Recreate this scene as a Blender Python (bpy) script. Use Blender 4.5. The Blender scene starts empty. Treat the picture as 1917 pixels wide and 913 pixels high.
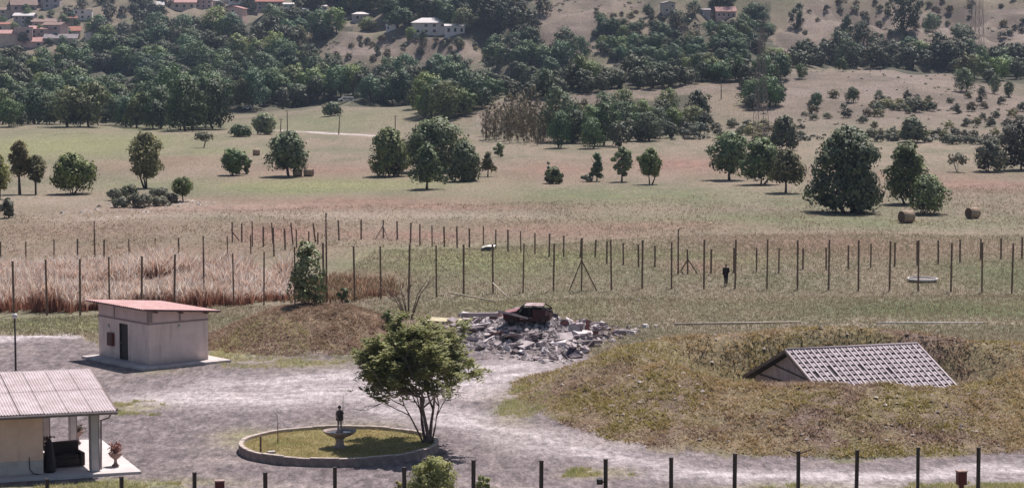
import bpy, bmesh, math, random
import numpy as np
from mathutils import Vector, Matrix

# ------------------------------------------------------------------ camera, world, sun, exposure
SC = bpy.context.scene
COL = SC.collection
PW, PH, FPX = 1917.0, 913.0, 4500.0          # photograph size and focal length in its pixels
CAM_H, HORIZON = 19.5, 66.0
PITCH = math.atan((PH / 2 - HORIZON) / FPX)
cam_d = bpy.data.cameras.new('camera')
cam = bpy.data.objects.new('camera', cam_d)
COL.objects.link(cam)
cam.location = (0, 0, CAM_H)
cam.rotation_euler = (math.pi / 2 - PITCH, 0, 0)
cam_d.sensor_width = 36.0
cam_d.lens = 36.0 * FPX / PW
cam_d.clip_start, cam_d.clip_end = 1.0, 9000.0
SC.camera = cam
SUN_EL, SUN_AZ = math.radians(60), math.radians(24)      # azimuth from +Y (view direction) towards +X
W = bpy.data.worlds.new("World"); SC.world = W
W.use_nodes = True
wn = W.node_tree.nodes; wl = W.node_tree.links
sky = wn.new('ShaderNodeTexSky'); sky.sky_type = 'NISHITA'; sky.sun_disc = False
sky.sun_elevation = SUN_EL; sky.sun_rotation = SUN_AZ
sky.air_density = 1.0; sky.dust_density = 1.5
bg = wn['Background']; bg.inputs['Strength'].default_value = 0.065
wl.new(sky.outputs[0], bg.inputs['Color'])
sd = bpy.data.lights.new('sun', 'SUN'); sd.energy = 5.0; sd.angle = math.radians(0.5); sd.color = (1.0, 0.925, 0.885)
sun = bpy.data.objects.new('sun', sd); COL.objects.link(sun)
sv = Vector((math.sin(SUN_AZ) * math.cos(SUN_EL), math.cos(SUN_AZ) * math.cos(SUN_EL), math.sin(SUN_EL)))
sun.rotation_euler = (-sv).to_track_quat('-Z', 'Y').to_euler()
sun.location = (60, 140, 120)
SC.view_settings.view_transform = 'Standard'; SC.view_settings.look = 'None'
SC.view_settings.exposure = 0.36; SC.view_settings.gamma = 1.0; SC.view_settings.use_curve_mapping = False
SC.render.engine = 'CYCLES'
SC.cycles.max_bounces = 5; SC.cycles.diffuse_bounces = 3; SC.cycles.volume_bounces = 0
SC.cycles.transparent_max_bounces = 4

RNG = np.random.default_rng(7)
rnd = random.Random(11)

# ------------------------------------------------------------------ noise and terrain
_T = np.random.default_rng(3).random((256, 256))
def vnoise(x, y):
    xi = np.floor(x).astype(int); yi = np.floor(y).astype(int)
    fx = x - xi; fy = y - yi
    fx = fx * fx * (3 - 2 * fx); fy = fy * fy * (3 - 2 * fy)
    a = _T[xi & 255, yi & 255]; b = _T[(xi + 1) & 255, yi & 255]
    c = _T[xi & 255, (yi + 1) & 255]; d = _T[(xi + 1) & 255, (yi + 1) & 255]
    return (a * (1 - fx) + b * fx) * (1 - fy) + (c * (1 - fx) + d * fx) * fy - 0.5
def fbm(x, y, oct=4):
    s = 0; a = 1.0
    for i in range(oct):
        s = s + a * vnoise(x + 17.3 * i, y + 9.1 * i); x = x * 2.03; y = y * 2.03; a *= 0.5
    return s
def sstep(a, b, x):
    t = np.clip((x - a) / (b - a), 0, 1); return t * t * (3 - 2 * t)

CP, SP = math.cos(PITCH), math.sin(PITCH)
def ray(px, py):
    a = (px - PW / 2) / FPX; b = -(py - PH / 2) / FPX
    return np.array([a, CP + b * SP, -SP + b * CP])
def row_height(py, Y):           # height of a point at distance Y seen in row py (centre column)
    d = ray(PW / 2, py); return CAM_H + d[2] / d[1] * Y

# hill profile: for each column, how far away the ground seen in a row is
KY = np.array([400, 430, 480, 560, 650, 760, 850, 950, 1100, 1350, 1700, 2200, 3200.])
FLAT = [HORIZON + FPX * CAM_H / y for y in KY]
HC = {   # column: rows at KY
 -900: [None, None, 247, 216, 190, 158, 136, 116, 90, 45, -20, -75, -130],
 0:    [None, None, 247, 216, 190, 160, 138, 118, 92, 46, -20, -70, -120],
 400:  [None, None, 249, 227, 204, 172, 148, 124, 92, 42, -12, -64, -120],
 700:  [None, None, 249, 224, 203, 172, 122, 66, 40, 2, -40, -80, -130],
 950:  [None, 270, 246, 207, 186, 150, 116, 78, 40, -5, -45, -85, -130],
 1200: [None, 266, 236, 182, 154, 124, 100, 74, 40, -2, -42, -82, -130],
 1450: [None, 266, 238, 196, 160, 118, 92, 64, 28, -14, -50, -90, -135],
 1700: [None, 264, 232, 182, 142, 108, 82, 50, 8, -36, -70, -100, -140],
 1917: [None, 266, 236, 198, 162, 128, 98, 58, 14, -30, -65, -100, -140],
 2900: [None, 266, 240, 205, 170, 132, 98, 58, 14, -30, -65, -100, -140],
}
_cols = sorted(HC)
_cu = np.array([(c - PW / 2) / FPX for c in _cols])
_tab = np.array([[row_height(r if r is not None else FLAT[i], KY[i]) for i, r in enumerate(HC[c])] for c in _cols])
_LU = np.linspace(-0.45, 0.45, 181); _LY = np.linspace(math.log(380), math.log(3400), 220)
_big = np.zeros((181, 220))
_t1 = np.array([np.interp(_LU, _cu, _tab[:, i]) for i in range(len(KY))]).T
for i in range(181):
    _big[i] = np.interp(np.exp(_LY), KY, _t1[i], left=0.0)
def _blur(a, k, ax):
    w = np.exp(-0.5 * (np.arange(-3 * k, 3 * k + 1) / k) ** 2); w /= w.sum()
    p = [(0, 0), (0, 0)]; p[ax] = (3 * k, 3 * k)
    b = np.pad(a, p, mode='edge')
    return np.apply_along_axis(lambda v: np.convolve(v, w, 'valid'), ax, b)
_big = _blur(_blur(_big, 6, 0), 3, 1)
_big *= sstep(400, 440, np.exp(_LY))[None, :]

M1 = (17.9, 128.3)       # embanked shelter: centre of the ring bank
M2 = (-12.6, 153.2)      # long bank behind the hut
def mound1(X, Y):
    dx = X - M1[0]; dy = Y - M1[1]
    th = np.arctan2(dy, dx)
    wob = 1 + 0.035 * np.sin(3 * th + 1) + 0.03 * np.sin(5 * th)
    cx, cy = 11.2 * wob, 8.7 * wob
    fx, fy = 18.6 * wob, np.where(dy < 0, 19.0, 18.0) * wob
    rc = np.sqrt((dx / cx) ** 2 + (dy / cy) ** 2) + 1e-6
    rr = np.sqrt(dx ** 2 + dy ** 2) + 1e-6
    Rc = rr / rc
    Rf = rr / (np.sqrt((dx / fx) ** 2 + (dy / fy) ** 2) + 1e-6)
    hc = 2.3 + 0.40 * np.sin(th) + 0.12 * np.sin(4 * th + 2)
    out = 1 - np.clip((rr - Rc) / (Rf - Rc), 0, 1)
    inn = np.clip((rr - 0.58 * Rc) / (0.42 * Rc), 0, 1)
    prof = np.where(rr > Rc, 0.35 * out + 0.65 * out * out * (3 - 2 * out), inn * inn * (3 - 2 * inn))
    return hc * prof
def mound2(X, Y):
    dx = (X - M2[0]) / 7.6; dy = (Y - M2[1]) / np.where(Y < M2[1], 8.2, 7.0)
    r = np.sqrt(np.abs(dx) ** 2.6 + np.abs(dy) ** 2.2 + 1e-9)
    o = 1 - np.clip((r - 0.12) / 0.95, 0, 1)
    return 2.15 * (o * o * (3 - 2 * o))
def heap(X, Y):
    dx = (X - 1.2) / 6.0; dy = (Y - 154.0) / 8.5
    o = 1 - np.clip(np.sqrt(dx * dx + dy * dy), 0, 1)
    return 1.5 * o * o * (3 - 2 * o)
RIDGES = [(790, 905, 16, 42, 62), (1085, 1060, 44, 46, 120), (1720, 1010, 54, 90, 140), (1480, 1150, 18, 40, 110), (1190, 545, 4.0, 34, 26), (1640, 600, 6.0, 52, 60), (40, 1260, 26, 90, 130), (420, 1330, 20, 60, 110), (930, 545, 2.0, 26, 30), (560, 900, 6, 40, 70), (1310, 820, 7, 40, 50)]
def terrain(X, Y):
    X = np.asarray(X, float); Y = np.asarray(Y, float)
    Yc = np.maximum(Y, 60.0)
    u = np.clip(X / Yc, -0.449, 0.449); ly = np.clip(np.log(Yc), _LY[0], _LY[-1] - 1e-6)
    iu = (u + 0.45) / 0.9 * 180; iy = (ly - _LY[0]) / (_LY[-1] - _LY[0]) * 219
    a = np.floor(iu).astype(int); b = np.floor(iy).astype(int)
    a = np.clip(a, 0, 179); b = np.clip(b, 0, 218); fu = iu - a; fy = iy - b
    base = (_big[a, b] * (1 - fu) + _big[a + 1, b] * fu) * (1 - fy) + (_big[a, b + 1] * (1 - fu) + _big[a + 1, b + 1] * fu) * fy
    base = np.where(Y < 385, 0, base)
    far = sstep(470, 800, Y)
    for px, yy, am, sx, sy in RIDGES:
        dx = (X - (px - PW / 2) / FPX * yy) / sx; dy = (Y - yy) / sy
        base = base + am * np.exp(-0.5 * (dx * dx + dy * dy))
    n = fbm(X / 50, Y / 60, 4) * (far * 15.0) + np.abs(fbm(X / 24 + 7, Y / 36, 3)) * (far * -9.0) + fbm(X / 16 + 5, Y / 16, 3) * (0.9 * far)
    n = n + fbm(X / 25, Y / 25, 3) * 0.5 * sstep(165, 240, Y) * (1 - far)
    n = n + fbm(X / 2.2, Y / 2.2, 3) * 0.05
    m = mound1(X, Y) + mound2(X, Y)
    n = n + (fbm(X / 2.6, Y / 2.6, 3) * 0.22 + fbm(X / .75, Y / .75, 3) * 0.14) * np.clip(m, 0, 1)
    return base + n + m + heap(X, Y)
def tz(x, y): return float(terrain(x, y))
_YS = np.exp(np.linspace(math.log(70), math.log(3300), 2600))
def ground(px, py):
    """The point of the ground a photograph pixel shows."""
    d = ray(px, py)
    Xs = d[0] / d[1] * _YS; Zs = CAM_H + d[2] / d[1] * _YS
    g = Zs - terrain(Xs, _YS)
    k = np.argmax(g < 0)
    if g[k] >= 0: k = len(g) - 1
    t = 0 if k == 0 else g[k - 1] / (g[k - 1] - g[k] + 1e-12)
    Y = _YS[k] if k == 0 else _YS[k - 1] + t * (_YS[k] - _YS[k - 1])
    X = d[0] / d[1] * Y
    return Vector((X, Y, tz(X, Y)))
def on_plane(px, py, z=0.0):
    d = ray(px, py); t = (z - CAM_H) / d[2]
    return Vector((d[0] * t, d[1] * t, z))
def at(px, py, Y):
    d = ray(px, py); return Vector((d[0] / d[1] * Y, Y, CAM_H + d[2] / d[1] * Y))
def ppm(Y): return FPX / (Y * CP + 1.5)          # photograph pixels per metre at distance Y

# ------------------------------------------------------------------ object helpers
def link(o, parent=None):
    COL.objects.link(o)
    if parent is not None: o.parent = parent
    return o
def tag(o, label=None, cat=None, group=None, kind=None):
    if label: o['label'] = label
    if cat: o['category'] = cat
    if group: o['group'] = group
    if kind: o['kind'] = kind
    return o
def thing(name, label, cat, loc=(0, 0, 0), rz=0.0, group=None):
    o = bpy.data.objects.new(name, None); link(o)
    o.location = loc; o.rotation_euler = (0, 0, rz); o.empty_display_size = 0.3
    return tag(o, label, cat, group)
def copy_tree(o, parent=None):
    c = o.copy(); link(c)
    if parent is not None: c.parent = parent
    for ch in list(o.children): copy_tree(ch, c)
    return c
def np_mesh(name, V, F, mat=None, attr=None, smooth=False, normals=None):
    """Mesh from numpy arrays; F is an (n,3) or (n,4) index array or a list of such arrays."""
    me = bpy.data.meshes.new(name)
    Fs = F if isinstance(F, list) else [F]
    V = np.asarray(V, np.float32)
    me.vertices.add(len(V)); me.vertices.foreach_set('co', V.ravel())
    tot = np.concatenate([f.ravel() for f in Fs]).astype(np.int32)
    cnt = np.concatenate([np.full(len(f), f.shape[1], np.int32) for f in Fs])
    st = np.concatenate([[0], np.cumsum(cnt)[:-1]]).astype(np.int32)
    me.loops.add(len(tot)); me.loops.foreach_set('vertex_index', tot)
    me.polygons.add(len(cnt)); me.polygons.foreach_set('loop_start', st); me.polygons.foreach_set('loop_total', cnt)
    me.polygons.foreach_set('use_smooth', np.full(len(cnt), smooth))
    me.update(calc_edges=True); me.validate()
    for an, av in (attr or {}).items():
        a = me.attributes.new(an, 'FLOAT_COLOR', 'POINT')
        a.data.foreach_set('color', np.asarray(av, np.float32).ravel())
    if normals is not None:
        me.polygons.foreach_set('use_smooth', np.ones(len(cnt), bool)); me.normals_split_custom_set_from_vertices(np.asarray(normals, float).tolist())
    if mat:
        for m in (mat if isinstance(mat, (list, tuple)) else [mat]): me.materials.append(m)
    return me
class MB:
    """Collects shapes into one mesh."""
    def __init__(s): s.v = []; s.f = []; s.m = []; s.mi = 0
    def mat(s, i): s.mi = i; return s
    def add(s, vs, fs, M=None):
        b = len(s.v)
        for v in vs: s.v.append(tuple(M @ Vector(v)) if M is not None else tuple(v))
        for f in fs: s.f.append([b + i for i in f]); s.m.append(s.mi)
        return s
    def box(s, c, d, rz=0.0, M=None, taper=1.0):
        x, y, z = d[0] / 2, d[1] / 2, d[2] / 2
        R = Matrix.Translation(c) @ Matrix.Rotation(rz, 4, 'Z')
        if M is not None: R = M @ R
        t = taper
        vs = [(-x, -y, -z), (x, -y, -z), (x, y, -z), (-x, y, -z), (-x * t, -y * t, z), (x * t, -y * t, z), (x * t, y * t, z), (-x * t, y * t, z)]
        return s.add(vs, [(0, 3, 2, 1), (4, 5, 6, 7), (0, 1, 5, 4), (1, 2, 6, 5), (2, 3, 7, 6), (3, 0, 4, 7)], R)
    def bar(s, a, b, w, h=None):
        """A square bar from a to b."""
        a = Vector(a); b = Vector(b); h = h or w; d = b - a
        q = d.to_track_quat('Z', 'Y').to_matrix().to_4x4()
        return s.box((0, 0, d.length / 2), (w, h, d.length), M=Matrix.Translation(a) @ q)
    def tube(s, pts, rad, n=6, cap=True):
        pts = [Vector(p) for p in pts]
        if not isinstance(rad, (list, tuple)): rad = [rad] * len(pts)
        b = len(s.v)
        up = Vector((0.13, 0.31, 0.94)).normalized()
        for i, p in enumerate(pts):
            d = (pts[min(i + 1, len(pts) - 1)] - pts[max(i - 1, 0)]).normalized()
            x = d.cross(up if abs(d.dot(up)) < 0.97 else Vector((1, 0, 0))).normalized(); y = d.cross(x)
            for k in range(n):
                a = 2 * math.pi * k / n
                s.v.append(tuple(p + (x * math.cos(a) + y * math.sin(a)) * rad[i]))
        for i in range(len(pts) - 1):
            for k in range(n):
                k2 = (k + 1) % n
                s.f.append([b + i * n + k, b + i * n + k2, b + (i + 1) * n + k2, b + (i + 1) * n + k]); s.m.append(s.mi)
        if cap:
            s.f.append([b + k for k in range(n)][::-1]); s.m.append(s.mi)
            e = b + (len(pts) - 1) * n
            s.f.append([e + k for k in range(n)]); s.m.append(s.mi)
        return s
    def lathe(s, prof, n=24, M=None):
        vs = []; fs = []
        for r, z in prof:
            for k in range(n):
                a = 2 * math.pi * k / n; vs.append((r * math.cos(a), r * math.sin(a), z))
        for i in range(len(prof) - 1):
            for k in range(n):
                k2 = (k + 1) % n
                fs.append((i * n + k, i * n + k2, (i + 1) * n + k2, (i + 1) * n + k))
        fs.append(tuple(range(n))[::-1]); e = (len(prof) - 1) * n; fs.append(tuple(e + k for k in range(n)))
        return s.add(vs, fs, M)
    def prism(s, poly, depth, M=None):
        """poly in XZ, extruded along Y from 0 to depth."""
        n = len(poly)
        vs = [(x, 0, z) for x, z in poly] + [(x, depth, z) for x, z in poly]
        fs = [tuple(range(n)), tuple(range(2 * n - 1, n - 1, -1))] + [(i, i + n, (i + 1) % n + n, (i + 1) % n) for i in range(n)]
        return s.add(vs, fs, M)
    def mesh(s, name, mats, smooth=False):
        me = bpy.data.meshes.new(name); me.from_pydata(s.v, [], s.f)
        bm = bmesh.new(); bm.from_mesh(me); bmesh.ops.recalc_face_normals(bm, faces=bm.faces); bm.to_mesh(me); bm.free()
        for m in (mats if isinstance(mats, (list, tuple)) else [mats]): me.materials.append(m)
        me.polygons.foreach_set('material_index', s.m)
        me.polygons.foreach_set('use_smooth', [smooth] * len(s.f)); me.update()
        return me
    def build(s, name, mats, parent=None, smooth=False, bevel=0.0):
        o = bpy.data.objects.new(name, s.mesh(name, mats, smooth)); link(o, parent)
        if bevel:
            b = o.modifiers.new('bevel', 'BEVEL'); b.width = bevel; b.segments = 2; b.limit_method = 'ANGLE'
        return o

# ------------------------------------------------------------------ materials
class NT:
    def __init__(s, name):
        s.m = bpy.data.materials.new(name); s.m.use_nodes = True
        s.n = s.m.node_tree.nodes; s.l = s.m.node_tree.links; s.b = s.n['Principled BSDF']
        s.b.inputs['Specular IOR Level'].default_value = 0.25
        g = s.n.new('ShaderNodeNewGeometry'); s.geo = g; s.pos = g.outputs['Position']
    def put(s, sock, v):
        if isinstance(v, bpy.types.NodeSocket): s.l.new(v, sock)
        elif isinstance(v, (tuple, list)) and len(v) == 3 and sock.type == 'RGBA': sock.default_value = (*v, 1)
        else: sock.default_value = v
    def noise(s, scale, detail=4, rough=0.55, vec=None, dist=0.0):
        n = s.n.new('ShaderNodeTexNoise'); n.inputs['Scale'].default_value = scale; n.inputs['Detail'].default_value = detail
        n.inputs['Roughness'].default_value = rough; n.inputs['Distortion'].default_value = dist
        s.l.new(vec if vec is not None else s.pos, n.inputs['Vector']); return n.outputs['Fac']
    def map(s, scale, vec=None, rot=0):
        n = s.n.new('ShaderNodeMapping'); n.inputs['Scale'].default_value = scale; n.inputs['Rotation'].default_value = (0, 0, rot)
        s.l.new(vec if vec is not None else s.pos, n.inputs['Vector']); return n.outputs[0]
    def obj(s):
        n = s.n.new('ShaderNodeTexCoord'); return n.outputs['Object']
    def rng(s, v, a, b, c=0.0, d=1.0, smooth=True):
        n = s.n.new('ShaderNodeMapRange'); n.interpolation_type = 'SMOOTHSTEP' if smooth else 'LINEAR'
        s.put(n.inputs[0], v)
        for i, x in enumerate((a, b, c, d)): n.inputs[i + 1].default_value = x
        return n.outputs[0]
    def math(s, op, a, b=0.0, c=0.0):
        n = s.n.new('ShaderNodeMath'); n.operation = op
        s.put(n.inputs[0], a); s.put(n.inputs[1], b); s.put(n.inputs[2], c); return n.outputs[0]
    def mix(s, f, a, b, mode='MIX'):
        n = s.n.new('ShaderNodeMix'); n.data_type = 'RGBA'; n.blend_type = mode
        s.put(n.inputs[0], f); s.put(n.inputs[6], a); s.put(n.inputs[7], b); return n.outputs[2]
    def attr(s, name):
        n = s.n.new('ShaderNodeAttribute'); n.attribute_name = name; return n
    def sep(s, c):
        n = s.n.new('ShaderNodeSeparateColor'); s.l.new(c, n.inputs[0]); return n.outputs
    def bump(s, h, strength=0.3, dist=0.1):
        n = s.n.new('ShaderNodeBump'); n.inputs['Strength'].default_value = strength; n.inputs['Distance'].default_value = dist
        s.l.new(h, n.inputs['Height']); s.l.new(n.outputs[0], s.b.inputs['Normal']); return s
    def done(s, col, rough=0.9, metal=0.0):
        s.put(s.b.inputs['Base Color'], col); s.put(s.b.inputs['Roughness'], rough); s.b.inputs['Metallic'].default_value = metal
        return s.m
def plain(name, c1, c2=None, scale=3.0, rough=0.85, metal=0.0, bump=0.0, streak=None, lo=0.35, hi=0.65):
    t = NT(name); c2 = c2 or tuple(x * 0.72 for x in c1)
    v = t.obj()
    if streak: v = t.map(streak, v)
    f = t.noise(scale, 6, 0.62, v)
    c = t.mix(t.rng(f, lo, hi), c1, c2)
    if bump: t.bump(t.noise(scale * 6, 4, 0.6, v), 0.5, bump)
    return t.done(c, rough, metal)
def leaf_mat(name, a, b, c=None, trans=0.28, patch=0.6):
    """Foliage: two greens in patches, varied per tree and per leaf."""
    t = NT(name); c = c or tuple(x * 1.5 for x in b)
    oi = t.n.new('ShaderNodeObjectInfo')
    f = t.noise(patch, 3, 0.6, t.obj())
    col = t.mix(t.rng(f, 0.36, 0.64), a, b)
    col = t.mix(t.rng(t.geo.outputs['Random Per Island'], 0.5, 1.0, 0, 0.7), col, c)
    hsv = t.n.new('ShaderNodeHueSaturation'); t.l.new(col, hsv.inputs['Color'])
    t.l.new(t.rng(oi.outputs['Random'], 0, 1, 0.475, 0.525, False), hsv.inputs['Hue'])
    r2 = t.math('FRACT', t.math('MULTIPLY', oi.outputs['Random'], 7.31))
    t.l.new(t.rng(r2, 0, 1, 0.7, 1.3, False), hsv.inputs['Value'])
    r3 = t.math('FRACT', t.math('MULTIPLY', oi.outputs['Random'], 13.7))
    t.l.new(t.rng(r3, 0, 1, 0.75, 1.1, False), hsv.inputs['Saturation'])
    col = t.mix(1.0, hsv.outputs[0], oi.outputs['Color'], 'MULTIPLY')
    t.done(col, 0.62)
    tr = t.n.new('ShaderNodeBsdfTranslucent'); t.l.new(col, tr.inputs['Color'])
    mx = t.n.new('ShaderNodeMixShader'); mx.inputs[0].default_value = trans
    t.l.new(t.b.outputs[0], mx.inputs[1]); t.l.new(tr.outputs[0], mx.inputs[2])
    t.l.new(mx.outputs[0], t.n['Material Output'].inputs['Surface'])
    return t.m
# ------------------------------------------------------------------ the ground: one sheet to the horizon
def in_poly(X, Y, poly):
    ins = np.zeros(X.shape, bool); n = len(poly); j = n - 1
    for i in range(n):
        xi, yi = poly[i]; xj, yj = poly[j]
        c = ((yi > Y) != (yj > Y)) & (X < (xj - xi) * (Y - yi) / (yj - yi + 1e-12) + xi)
        ins ^= c; j = i
    return ins
def flat_poly(pts):
    return [tuple(on_plane(x, y)[:2]) for x, y in pts]
def seg_dist(X, Y, pts):
    d = np.full(X.shape, 1e9)
    for (ax, ay), (bx, by) in zip(pts[:-1], pts[1:]):
        t = np.clip(((X - ax) * (bx - ax) + (Y - ay) * (by - ay)) / ((bx - ax) ** 2 + (by - ay) ** 2), 0, 1)
        d = np.minimum(d, np.hypot(X - ax - t * (bx - ax), Y - ay - t * (by - ay)))
    return d
YARD = flat_poly([(-700, 628), (150, 628), (190, 650), (380, 655), (430, 668), (640, 664), (690, 660), (740, 640), (880, 640), (1090, 655), (1110, 676), (1060, 712), (990, 740), (1010, 765),
                  (1080, 800), (1150, 825), (1250, 845), (1400, 858), (1700, 862), (1917, 842), (2100, 830), (2300, 990), (1917, 918), (1500, 925), (1000, 1010), (-400, 1100), (-900, 1000)])
LAWN_W = flat_poly([(-300, 918), (40, 906), (170, 900), (270, 897), (330, 905), (370, 925), (300, 1000), (-300, 1100)])
TRACKS = [(flat_poly([(340, 745), (480, 745), (600, 735), (700, 740), (800, 730), (900, 715), (1000, 690)]), 3.4, 1.0),
          (flat_poly([(480, 718), (640, 708), (760, 700), (900, 695), (990, 688)]), 3.4, 0.95),
          (flat_poly([(740, 765), (860, 785), (980, 815), (1100, 845), (1250, 876), (1400, 890), (1600, 896), (1917, 882), (2100, 870)]), 1.9, 0.95),
          (flat_poly([(-60, 633), (60, 630), (130, 630)]), 1.6, 1.0),
          (flat_poly([(190, 770), (330, 745), (450, 730)]), 1.2, 0.3)]
DIRT = [(flat_poly([(1235, 608), (1440, 606), (1560, 605), (1750, 603), (1917, 604), (2100, 606)]), 1.3, 0.8),
        (flat_poly([(1560, 603), (1800, 601), (2000, 602)]), 2.5, 0.55),
        (flat_poly([(150, 408), (400, 402), (600, 404), (760, 404), (960, 404)]), 5.0, 0.5),
        (flat_poly([(0, 372), (200, 382), (340, 388), (480, 392)]), 7.0, 0.35),
        (flat_poly([(1420, 400), (1700, 425)]), 5.0, 0.0)]
def ell(lst, X, Y):
    out = np.zeros(X.shape)
    for px, py, rx, ry, w in lst:
        c = on_plane(px, py); a = rx / FPX * c.y; b = abs(on_plane(px, py - ry).y - on_plane(px, py + ry).y) / 2
        r = np.hypot((X - c.x) / a, (Y - c.y) / b)
        out = np.maximum(out, w * np.exp(-(r ** 2) * 1.2))
    return out
GREEN_E = [(100, 275, 260, 26, .8), (420, 285, 120, 10, .4), (950, 480, 260, 22, .9), (620, 345, 240, 12, .8), (1400, 490, 120, 10, .5), (200, 608, 160, 12, .9), (1000, 575, 200, 16, .4), (60, 605, 190, 18, .7), (1800, 580, 320, 22, .8), (1350, 575, 300, 16, .35), (560, 350, 200, 18, .75), (1150, 368, 330, 18, .55), (250, 345, 160, 14, .4), (420, 300, 60, 8, .2), (60, 265, 300, 22, .45),
           (300, 240, 200, 10, .35), (1500, 415, 500, 16, .5), (900, 500, 260, 30, .75), (1290, 478, 200, 12, .7), (1040, 472, 70, 10, .5), (770, 475, 120, 14, .6), (1880, 510, 150, 40, .5), (600, 235, 170, 14, .5), (1560, 380, 160, 12, .3), (720, 345, 200, 10, .3)]
PINK_E = [(500, 392, 330, 9, .9), (820, 388, 260, 9, .8), (1180, 425, 260, 12, .7), (350, 300, 90, 8, .6), (600, 318, 190, 16, .7), (640, 380, 340, 14, .8), (1050, 430, 300, 20, .7), (520, 440, 120, 26, .9), (760, 440, 220, 14, .8), (1290, 310, 180, 20, .9), (1040, 320, 120, 18, .8), (1560, 460, 300, 26, .75), (1830, 345, 150, 18, .9), (300, 310, 150, 14, .5),
          (1310, 500, 60, 14, .8), (150, 430, 300, 30, .45), (700, 520, 90, 22, .5), (300, 470, 400, 20, .5), (1700, 330, 300, 14, .5), (1120, 465, 200, 8, .3)]
YARDGREEN_E = [(100, 275, 260, 26, .8), (420, 285, 120, 10, .4), (950, 480, 260, 22, .9), (620, 345, 240, 12, .8), (1400, 490, 120, 10, .5), (200, 608, 160, 12, .9), (1000, 575, 200, 16, .4), (250, 762, 50, 10, .8), (450, 822, 70, 16, .75), (430, 662, 55, 14, .95), (560, 680, 110, 9, .7), (300, 690, 60, 10, .4), (700, 790, 90, 10, .35), (1110, 884, 60, 8, .7), (960, 770, 45, 40, .5), (350, 900, 120, 12, .5), (1500, 912, 220, 8, .6), (1900, 908, 60, 6, .7), (240, 640, 80, 12, .3)]

us = np.concatenate([np.linspace(-1.0, -0.235, 24)[:-1], np.linspace(-0.235, 0.235, 481), np.linspace(0.235, 1.0, 24)[1:]])
ys = np.concatenate([[-260, -120, -40, 20, 50, 66], np.exp(np.arange(math.log(78), math.log(3000), 0.0050))])
U, Yg = np.meshgrid(us, ys)
Xg = U * np.maximum(Yg, 78)
Zg = terrain(Xg, Yg)
nr, nc = U.shape
V = np.stack([Xg, Yg, Zg], -1).reshape(-1, 3)
ii = (np.arange(nr - 1)[:, None] * nc + np.arange(nc - 1)[None, :]).ravel()
F = np.stack([ii, ii + 1, ii + nc + 1, ii + nc], -1)
X, Y = V[:, 0], V[:, 1]
wx = X + fbm(X / 3, Y / 3, 3) * 1.1; wy = Y + fbm(X / 3 + 40, Y / 3, 3) * 2.2
yard = in_poly(wx, wy, YARD).astype(float)
m1 = mound1(X, Y); m2 = mound2(X, Y)
berm = np.clip(sstep(0.04, 0.25, m1) + sstep(0.05, 0.3, m2), 0, 1)
hp_ = np.clip(heap(X, Y) * 1.6, 0, 1); yard = np.maximum(yard, hp_); yard *= (1 - berm)
lawn = in_poly(wx, wy, LAWN_W).astype(float)
green = np.clip(ell(GREEN_E, X, Y) + 0.8 * lawn, 0, 1)
ygreen = np.clip(ell(YARDGREEN_E, wx, wy) + lawn * 0.5, 0, 1)
yard = yard * (1 - 0.75 * ygreen)
pink = ell(PINK_E, X, Y)
pale = np.zeros(len(X))
_th = np.arctan2(Y - M1[1], X - M1[0]); _rr = np.hypot(X - M1[0], Y - M1[1]); _rc = _rr / (np.sqrt(((X - M1[0]) / 11.2) ** 2 + ((Y - M1[1]) / 8.7) ** 2) + 1e-6)
rim = .20 * np.exp(-((_rr - _rc + fbm(X / 2, Y / 2, 2) * .6) / .55) ** 2)
for p, w, a in TRACKS: pale = np.maximum(pale, a * np.exp(-(seg_dist(wx, wy, p) / w) ** 2))
for p, w, a in DIRT: pale = np.maximum(pale, a * np.exp(-(seg_dist(X, wy, p) / w) ** 2))
rut = np.zeros(len(X))
for p, w, a in TRACKS[:3]: rut = np.maximum(rut, np.exp(-((seg_dist(X + (wx - X) * .25, Y + (wy - Y) * .25, p) - .85) / .24) ** 2)); rut = np.maximum(rut, .8 * np.exp(-((seg_dist(X + (wx - X) * .3 + .5, Y + (wy - Y) * .3 - 1.6, p) - .85) / .22) ** 2))
rut *= yard
hill = sstep(500, 640, Y) * np.ones(len(X))
_k = sstep(-0.055, 0.02, X / np.maximum(Y, 1)); hill = hill * (1 - _k) + sstep(415, 520, Y) * _k
olive = np.clip(ygreen, 0, 1)
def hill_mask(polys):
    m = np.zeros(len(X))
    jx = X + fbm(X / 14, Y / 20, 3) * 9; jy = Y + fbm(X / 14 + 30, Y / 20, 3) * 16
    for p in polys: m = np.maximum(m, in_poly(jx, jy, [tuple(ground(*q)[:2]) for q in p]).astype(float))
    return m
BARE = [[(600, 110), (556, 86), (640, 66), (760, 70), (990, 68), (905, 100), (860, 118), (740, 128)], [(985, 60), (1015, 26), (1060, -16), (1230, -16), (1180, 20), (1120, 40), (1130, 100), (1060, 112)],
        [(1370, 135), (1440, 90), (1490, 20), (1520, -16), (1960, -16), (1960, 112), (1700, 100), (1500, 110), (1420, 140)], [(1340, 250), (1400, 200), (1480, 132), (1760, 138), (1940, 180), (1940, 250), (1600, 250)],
        [(870, 244), (900, 206), (1150, 172), (1400, 150), (1430, 140), (1430, 166), (1250, 182), (1100, 202), (1000, 240)], [(1240, 170), (1400, 150), (1440, 140), (1440, 158), (1260, 184)]]
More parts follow.
